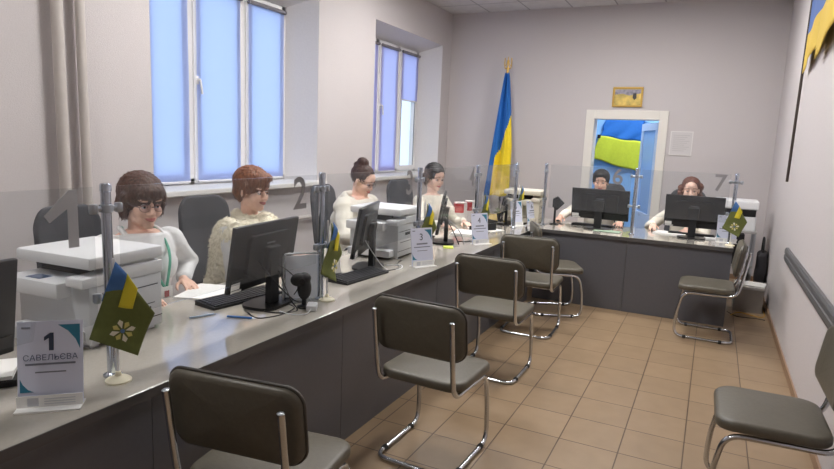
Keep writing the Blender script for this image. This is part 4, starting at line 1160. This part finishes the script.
# ------------------------------------------------------------------ small table flags (cloth in the local XZ plane, seen from -Y)
def make_flag(label, loc_, rz):
    t = thing('table_flag', label, 'flag', loc_, rz, 'small olive table flags')
    bm = new_bm(); lathe(bm, [(0.042, 0), (0.042, 0.006), (0.034, 0.012), (0.012, 0.02), (0.009, 0.034), (0.006, 0.036)], 22); obj('base', bm, mat('ivory_plastic', rgb(232, 226, 200), 0.4), t, angle=35)
    bm = new_bm(); tube(bm, [(0, 0, 0.02), (0.0, 0, 0.425)], 0.0045, 8); obj('pole', bm, WHITEP, t, angle=40)
    W_ = lambda u, v: (0, -0.016 - 0.012 * math.sin(u * 5 + 2 * v), 0)
    bm = new_bm(); patch(bm, (0.004, 0, 0.415), (-0.082, 0, 0.158), (0.062, 0, 0.09), (0.118, 0, 0.235), 14, 14, W_)
    ol = solid(obj('olive_cloth', bm, OLIVE, t, smooth=True), 0.002)
    W2_ = lambda u, v: (0, -0.026 - 0.012 * math.sin(u * 4 + v), 0)
    bm = new_bm(); patch(bm, (0.004, 0, 0.42), (-0.041, 0, 0.288), (0.008, 0, 0.268), (0.038, 0, 0.378), 10, 10, W2_)
    solid(obj('blue_cloth', bm, mat('small_flag_blue', rgb(68, 112, 170), 0.75), t, smooth=True), 0.0016)
    bm = new_bm(); patch(bm, (0.038, 0, 0.378), (0.008, 0, 0.268), (0.05, 0, 0.258), (0.068, 0, 0.325), 10, 10, lambda u, v: (0, -0.026 - 0.012 * math.sin(v * 2 + 0.5), 0))
    solid(obj('yellow_cloth', bm, mat('small_flag_yellow', rgb(222, 206, 52), 0.75), t, smooth=True), 0.0016)
    bm = new_bm()
    cx, cz = 0.018, 0.185
    for k in range(8):
        a = 2 * PI * k / 8 + 0.2; L = 0.040 if k % 2 == 0 else 0.035
        c_, s_ = math.cos(a), math.sin(a)
        pts = [(cx + c_ * 0.009, cz + s_ * 0.009), (cx + c_ * L * 0.75 - s_ * 0.0085, cz + s_ * L * 0.75 + c_ * 0.0085), (cx + c_ * L, cz + s_ * L), (cx + c_ * L * 0.75 + s_ * 0.0085, cz + s_ * L * 0.75 - c_ * 0.0085)]
        prism(bm, pts, 'y', -0.0355, -0.0335, mi=k % 2)
    prism(bm, [(cx + 0.007 * math.cos(2 * PI * k / 10), cz + 0.007 * math.sin(2 * PI * k / 10)) for k in range(10)], 'y', -0.036, -0.0335, mi=2)
    obj('emblem', bm, [mat('emblem_white', rgb(232, 228, 206), 0.7), mat('emblem_cream', rgb(214, 204, 120), 0.7), mat('emblem_blue', rgb(96, 130, 170), 0.7)], ol)
    return t
f0 = make_flag('olive table flag with a white floral emblem beside card 1, nearest the camera', (-1.742, 1.298, DH), R(53))
dup(f0, (-1.755, 2.545, DH), R(98), 'olive table flag at the second post, beside the acrylic holder')
dup(f0, (-1.80, 3.80, DH), R(80), 'olive and yellow table flag half hidden behind the card numbered 3')
dup(f0, (-1.80, 4.98, DH), R(88), 'olive table flag at the fourth post, behind the fourth card')
dup(f0, (-1.86, 6.28, DH), R(84), 'yellow and olive table flag between the two cards by the cream printer')
dup(f0, (0.205, 6.25, DH), R(0), 'olive table flag at the right end of the far counter')

# ------------------------------------------------------------------ papers and small desk things
def sheets(label, loc_, rz, w, d, n, cat='papers', m=PAPER):
    bm = new_bm(); r_ = random.Random(n * 13 + int(abs(loc_[1]) * 100))
    for k in range(n):
        a, b = r_.uniform(-.006, .006), r_.uniform(-.006, .006)
        box(bm, -w / 2 + a, w / 2 + a, -d / 2 + b, d / 2 + b, k * 0.0022, (k + 1) * 0.0022)
    return tag(obj('paper_stack', bm, m), label, cat, None, (loc_[0], loc_[1], DH), rz)
sheets('white papers under the hand of the clerk with glasses', (-2.36, 2.30, 0), R(20), 0.21, 0.297, 5)
sheets('white papers lying in front of the dark haired clerk by glass number 4', (-2.05, 5.22, 0), R(10), 0.21, 0.297, 8)
sheets('white papers spread before the last monitor of the long counter', (-1.98, 5.62, 0), R(70), 0.21, 0.297, 4)
sheets('pale papers lying between the far left monitor and its keyboard', (-0.93, 6.40, 0), R(86), 0.15, 0.26, 3, m=mat('green_paper', rgb(176, 200, 176), 0.8))
sheets('white papers behind the far right monitor', (-0.34, 6.70, 0), R(80), 0.21, 0.297, 6)
sheets('white papers lying right of the far right monitor', (0.12, 6.60, 0), R(85), 0.21, 0.297, 4)
t = thing('letter_tray', 'stacked black and white letter tray with papers at the left picture edge', 'tray', (-2.13, 1.06, DH), R(52))
obj('lower_tray', B(-0.13, 0.13, -0.1, 0.1, 0.0, 0.022, bev=0.004), BLACKM, t)
obj('papers', B(-0.115, 0.115, -0.09, 0.09, 0.022, 0.034), PAPER, t)
t = thing('pen', 'blue pen lying on the counter below the nearest full monitor', 'pen', (-1.90, 2.06, DH), R(20))
bm = new_bm(); tube(bm, [(-0.065, 0, 0.005), (0.055, 0, 0.005)], 0.005, 8); obj('barrel', bm, mat('pen_blue', rgb(70, 120, 190), 0.4), t)
bm = new_bm(); tube(bm, [(0.055, 0, 0.005), (0.072, 0, 0.004)], [0.004, 0.001], 8); obj('tip', bm, STEEL, t)
t = thing('pen', 'blue pen on the counter behind the nearest table flag', 'pen', (-2.06, 1.98, DH), R(70))
bm = new_bm(); tube(bm, [(-0.06, 0, 0.005), (0.055, 0, 0.005)], 0.0045, 8); obj('barrel', bm, mat('pen_pale', rgb(170, 190, 214), 0.4), t)
bm = new_bm(); tube(bm, [(0.055, 0, 0.005), (0.07, 0, 0.004)], [0.004, 0.001], 8); obj('tip', bm, STEEL, t)
# acrylic holder with a sheet, and the black camera before it
t = thing('acrylic_holder', 'clear acrylic holder with a white sheet beside the second post', 'holder', (-1.86, 2.47, DH), R(52))
bm = new_bm(); box(bm, -0.10, 0.10, 0.03, 0.033, 0.003, 0.25); box(bm, -0.10, 0.10, -0.05, 0.033, 0, 0.004); box(bm, -0.10, -0.097, -0.05, 0.03, 0.004, 0.25); box(bm, 0.097, 0.10, -0.05, 0.03, 0.004, 0.25)
obj('clear_box', bm, glass_mat('clear_plastic_box', (0.9, 0.92, 0.93, 1), 1.45, body=rgb(220, 222, 226), amount=0.12), t)
bm = new_bm(); tube(bm, fillet([(-0.098, -0.01, 0.004), (-0.098, -0.01, 0.252), (0.098, -0.01, 0.252), (0.098, -0.01, 0.004)], 0.02), 0.005, 8); obj('rim', bm, LIGHTP, t, angle=50)
obj('sheet', B(-0.09, 0.09, 0.026, 0.029, 0.006, 0.235), blind_mat('thin_white_sheet', (0.92, 0.93, 0.96, 1), 0.5), t)
t = thing('document_camera', 'small black camera on a stand before the white sheet of the acrylic holder', 'camera', (-1.77, 2.37, DH), R(52))
bm = new_bm(); lathe(bm, [(0.035, 0), (0.035, 0.01), (0.012, 0.016), (0.012, 0.05)], 16); obj('stand', bm, BLACK, t, angle=35)
bm = new_bm(); ell(bm, (0.0, 0, 0.10), (0.036, 0.032, 0.062)); ell(bm, (-0.03, -0.005, 0.145), (0.042, 0.03, 0.034)); ell(bm, (-0.002, 0, 0.15), (0.036, 0.03, 0.03)); fuse('camera_body', bm, BLACKM, 0.004, t)
bm = new_bm(); tube(bm, [(-0.02, -0.025, 0.14), (-0.022, -0.037, 0.14)], 0.014, 14); obj('lens', bm, SCREEN, t, angle=40)
t = thing('power_adapter', 'small pale adapter block lying beside the base of the second post', 'adapter', (-1.715, 2.36, DH), R(30))
obj('block', B(-0.025, 0.025, -0.04, 0.04, 0, 0.03, bev=0.005), LIGHTP, t)
bm = new_bm(); tube(bm, catmull([(0, -0.04, 0.015), (-0.02, -0.09, 0.004), (-0.09, -0.1, 0.004), (-0.15, -0.05, 0.004)], 6), 0.0025, 6); obj('lead', bm, LIGHTP, t)
# cables
def cable(label, pts, r=0.0028, m=BLACK, n=8, cat='cable'):
    bm = new_bm(); tube(bm, catmull(pts, n), r, 6); return tag(obj('cable', bm, m, smooth=True), label, cat)
z = DH + 0.003
cable('black cable looping from the nearest full monitor over the counter', [(-1.95, 2.23, 1.0), (-1.90, 2.25, 0.93), (-1.86, 2.30, 0.85), (-1.82, 2.36, 0.78), (-1.84, 2.46, z), (-1.92, 2.6, z), (-2.0, 2.75, z)], 0.0035)
cable('black cable curling on the counter in front of the nearest monitor foot', [(-1.93, 2.14, z), (-1.83, 2.10, z), (-1.78, 2.20, z), (-1.80, 2.33, z), (-1.88, 2.37, z)], 0.0028)
cable('black cable draped over the foot of the acrylic holder', [(-1.93, 2.36, 0.93), (-1.86, 2.33, 0.86), (-1.80, 2.30, 0.80), (-1.76, 2.30, z), (-1.80, 2.22, z), (-1.88, 2.2, z)], 0.0035)
cable('black cable from the nearest monitor down to its keyboard', [(-1.94, 2.30, 0.98), (-1.87, 2.36, 0.93), (-1.86, 2.44, 0.84), (-1.94, 2.46, z), (-2.08, 2.42, z), (-2.17, 2.41, DH + 0.012)], 0.003)
cable('pale cable trailing between the second monitor and the second printer', [(-1.98, 3.28, 0.96), (-1.93, 3.32, 0.86), (-1.88, 3.40, z), (-1.80, 3.45, z), (-1.85, 3.56, z), (-1.93, 3.50, z)], 0.0035, LIGHTP)
cable('black cable curled at the foot of the second printer', [(-1.95, 3.40, z), (-1.86, 3.34, z), (-1.82, 3.47, z), (-1.90, 3.60, z), (-1.93, 3.72, z)], 0.003)
cable('black cable tangle below the edge-on monitor', [(-1.98, 4.58, 0.98), (-1.90, 4.56, 0.88), (-1.86, 4.62, z), (-1.92, 4.74, z), (-1.84, 4.82, z), (-1.88, 4.9, z)], 0.004)
cable('grey cable below the edge-on monitor, beside the sticky notes', [(-1.99, 4.66, 0.94), (-1.9, 4.70, 0.86), (-1.82, 4.64, z), (-1.84, 4.52, z), (-1.92, 4.46, z)], 0.004, mat('grey_cable', rgb(120, 120, 122), 0.5))
tag(obj('sticky_notes', B(-0.04, 0.04, -0.04, 0.04, 0, 0.01), mat('lime_note', rgb(206, 220, 96), 0.8)), 'lime green sticky notes on the counter below the edge-on monitor', 'notes', None, (-1.87, 4.42, DH), R(25))
# note holder on the keyboard's edge by the second monitor
t = thing('note_holder', 'white note propped on a black holder below the second monitor', 'note holder', (-2.03, 3.02, DH), R(60))
obj('holder', B(-0.06, 0.06, -0.03, 0.03, 0, 0.02, bev=0.004), BLACKM, t)
bm = new_bm(); box(bm, -0.045, 0.045, -0.004, 0.0, 0.02, 0.13); bmesh.ops.transform(bm, matrix=Matrix.Rotation(R(-12), 4, 'X'), verts=bm.verts[:]); obj('note', bm, PAPER, t)
# red and white boxes behind the edge-on monitor
for (x, y, lab) in ((-2.39, 5.93, 'red and white gift box nearer the dark haired clerk'), (-2.37, 6.2, 'red and white gift box nearer the end of the counter')):
    t = thing('gift_box', lab, 'box', (x, y, DH), R(30))
    obj('box', B(-0.065, 0.065, -0.05, 0.05, 0, 0.22, bev=0.004), mat('box_white', rgb(232, 224, 220), 0.6), t)
    obj('red_band', B(-0.067, 0.03 if y < 6 else 0.0, -0.052, 0.052, 0.11, 0.205), mat('box_red', rgb(190, 44, 48), 0.6), t)
# telephone near the last monitor
t = thing('desk_telephone', 'black desk telephone with raised handset near the cream printer', 'telephone', (-2.0, 5.58, DH), R(60))
bm = new_bm(); prism(bm, [(-0.1, 0), (0.1, 0), (0.1, 0.03), (-0.1, 0.075)], 'x', -0.09, 0.09); obj('base', bm, BLACKM, t)
bm = new_bm(); tube(bm, fillet([(-0.06, -0.09, 0.075), (-0.06, -0.08, 0.105), (-0.06, 0.08, 0.075), (-0.06, 0.09, 0.04)], 0.02), 0.017, 10); obj('handset', bm, BLACK, t, angle=50)
bm = new_bm()
for i in range(4):
    for j in range(3): box(bm, 0.0 + j * 0.025, 0.018 + j * 0.025, -0.06 + i * 0.03, -0.042 + i * 0.03, 0.035 + (0.042 - i * 0.0067) * 0.2, 0.066 - i * 0.0067)
obj('buttons', bm, LIGHTP, t)
t = thing('wedge_stand', 'black wedge shaped plastic stand beside the corner post', 'stand', (-1.50, 6.55, DH), R(12))
bm = new_bm(); prism(bm, [(-0.05, 0.28), (0.0, 0.31), (0.075, 0.24), (0.0, 0.16), (-0.05, 0.20)], 'y', -0.05, 0.05); obj('head', bm, BLACKM, t)
bm = new_bm(); tube(bm, [(-0.02, 0, 0.0), (-0.02, 0, 0.22)], 0.012, 8); lathe(bm, [(0.05, 0), (0.05, 0.008), (0.012, 0.014)], 16, (-0.02, 0, 0)); obj('stem', bm, BLACK, t, angle=40)
# small potted plant near the last monitor
t = thing('potted_plant', 'small green potted plant before the cream printer', 'plant', (-2.08, 6.38, DH), 0)
bm = new_bm(); lathe(bm, [(0.035, 0), (0.05, 0.08), (0.054, 0.085), (0.047, 0.085), (0.044, 0.07)], 18); obj('pot', bm, mat('dark_pot', rgb(46, 48, 52), 0.5), t, angle=40)
bm = new_bm(); rp_ = random.Random(11)
for k in range(46):
    a = rp_.uniform(0, 2 * PI); e = rp_.uniform(0.3, 1.3); L = rp_.uniform(0.06, 0.13)
    d_ = Vector((math.cos(a) * math.cos(e), math.sin(a) * math.cos(e), math.sin(e))); s_ = d_.cross(Vector((0, 0, 1))).normalized() * 0.012
    p = Vector((0, 0, 0.075)); mid = p + d_ * L * 0.6; tip = p + d_ * L + Vector((0, 0, -0.02))
    vs4 = [bm.verts.new(v) for v in (p, mid + s_, tip, mid - s_)]; bm.faces.new(vs4)
solid(obj('leaves', bm, mat('plant_leaf', rgb(92, 112, 44), 0.6), t), 0.0015)

# ------------------------------------------------------------------ corner by the right wall
t = thing('equipment_stand', 'grey two shelf stand behind the right end of the far counter', 'stand', (0.29, 7.66, 0))
for zz in (0.36, 0.74): obj('shelf', B(-0.20, 0.20, -0.22, 0.22, zz, zz + 0.025, bev=0.003), mat('grey_shelf', rgb(168, 166, 164), 0.5), t)
for sx in (-1, 1):
    for sy in (-1, 1):
        bm = new_bm(); box(bm, sx * 0.185 - 0.012, sx * 0.185 + 0.012, sy * 0.2 - 0.012, sy * 0.2 + 0.012, 0, 0.74); obj('leg', bm, STEEL, t)
t = thing('computer_case', 'black computer case on the shelf under the far printer', 'computer', (0.29, 7.64, 0.385))
obj('case', B(-0.09, 0.09, -0.19, 0.19, 0, 0.34, bev=0.006), BLACKM, t)
obj('front_bezel', B(-0.088, 0.088, -0.2, -0.188, 0.004, 0.336, bev=0.004), BLACK, t)
t = thing('printer', 'white and black printer on the grey stand beside the right wall', 'printer', (0.27, 7.64, 0.765), 0, 'multifunction printers')
obj('body', B(-0.21, 0.20, -0.19, 0.19, 0, 0.16, bev=0.012), WHITEP, t)
obj('output_tray', B(-0.20, 0.19, -0.195, 0.17, 0.16, 0.235, bev=0.006), BLACK, t)
obj('scanner_lid', B(-0.22, 0.21, -0.2, 0.2, 0.235, 0.33, bev=0.014), WHITEP, t)
t = thing('storage_box', 'grey cardboard storage box on the floor beside the right wall', 'box', (0.455, 7.02, 0))
obj('box', B(-0.13, 0.13, -0.17, 0.17, 0, 0.235, bev=0.004), mat('grey_carton', rgb(150, 144, 138), 0.7, var=0.04), t)
obj('lid', B(-0.135, 0.135, -0.175, 0.175, 0.235, 0.262, bev=0.004), mat('grey_carton_lid', rgb(172, 168, 164), 0.7), t)
bm = new_bm(); box(bm, -0.14, 0.14, -0.12, 0.12, 0, 0.014); tag(obj('paper_stack', bm, PAPER), 'white papers on the grey storage box beside the right wall', 'papers', None, (0.46, 7.0, 0.262), R(-8))
t = thing('coat_bag', 'dark bag hanging against the right wall behind the storage box', 'bag', (0.575, 7.55, 0))
bm = new_bm(); box(bm, -0.05, 0.055, -0.14, 0.14, 0.02, 0.55, bev=0.04, seg=3); box(bm, -0.04, 0.04, -0.1, 0.1, 0.0, 0.06)
fuse('bag_body', bm, mat('dark_nylon', rgb(40, 38, 42), 0.7), 0.012, t, noise_amp=0.02, noise_scale=(8, 8, 8))
bm = new_bm(); tube(bm, catmull([(0, -0.08, 0.5), (0, -0.06, 0.68), (0.0, 0.06, 0.68), (0, 0.08, 0.5)], 6), 0.01, 8); obj('strap', bm, RUBBER, t, angle=50)
cable('yellow cable curling over the floor tiles beside the right wall', [(0.30, 6.62, 0.005), (0.38, 6.78, 0.005), (0.50, 6.72, 0.005), (0.58, 6.70, 0.005), (0.61, 6.85, 0.005), (0.60, 7.2, 0.005)], 0.005, mat('yellow_cable', rgb(190, 150, 60), 0.5))
cable('black cable lying on the floor tiles beside the right wall', [(0.27, 6.75, 0.004), (0.36, 6.60, 0.004), (0.52, 6.62, 0.004), (0.60, 6.60, 0.004)], 0.004)
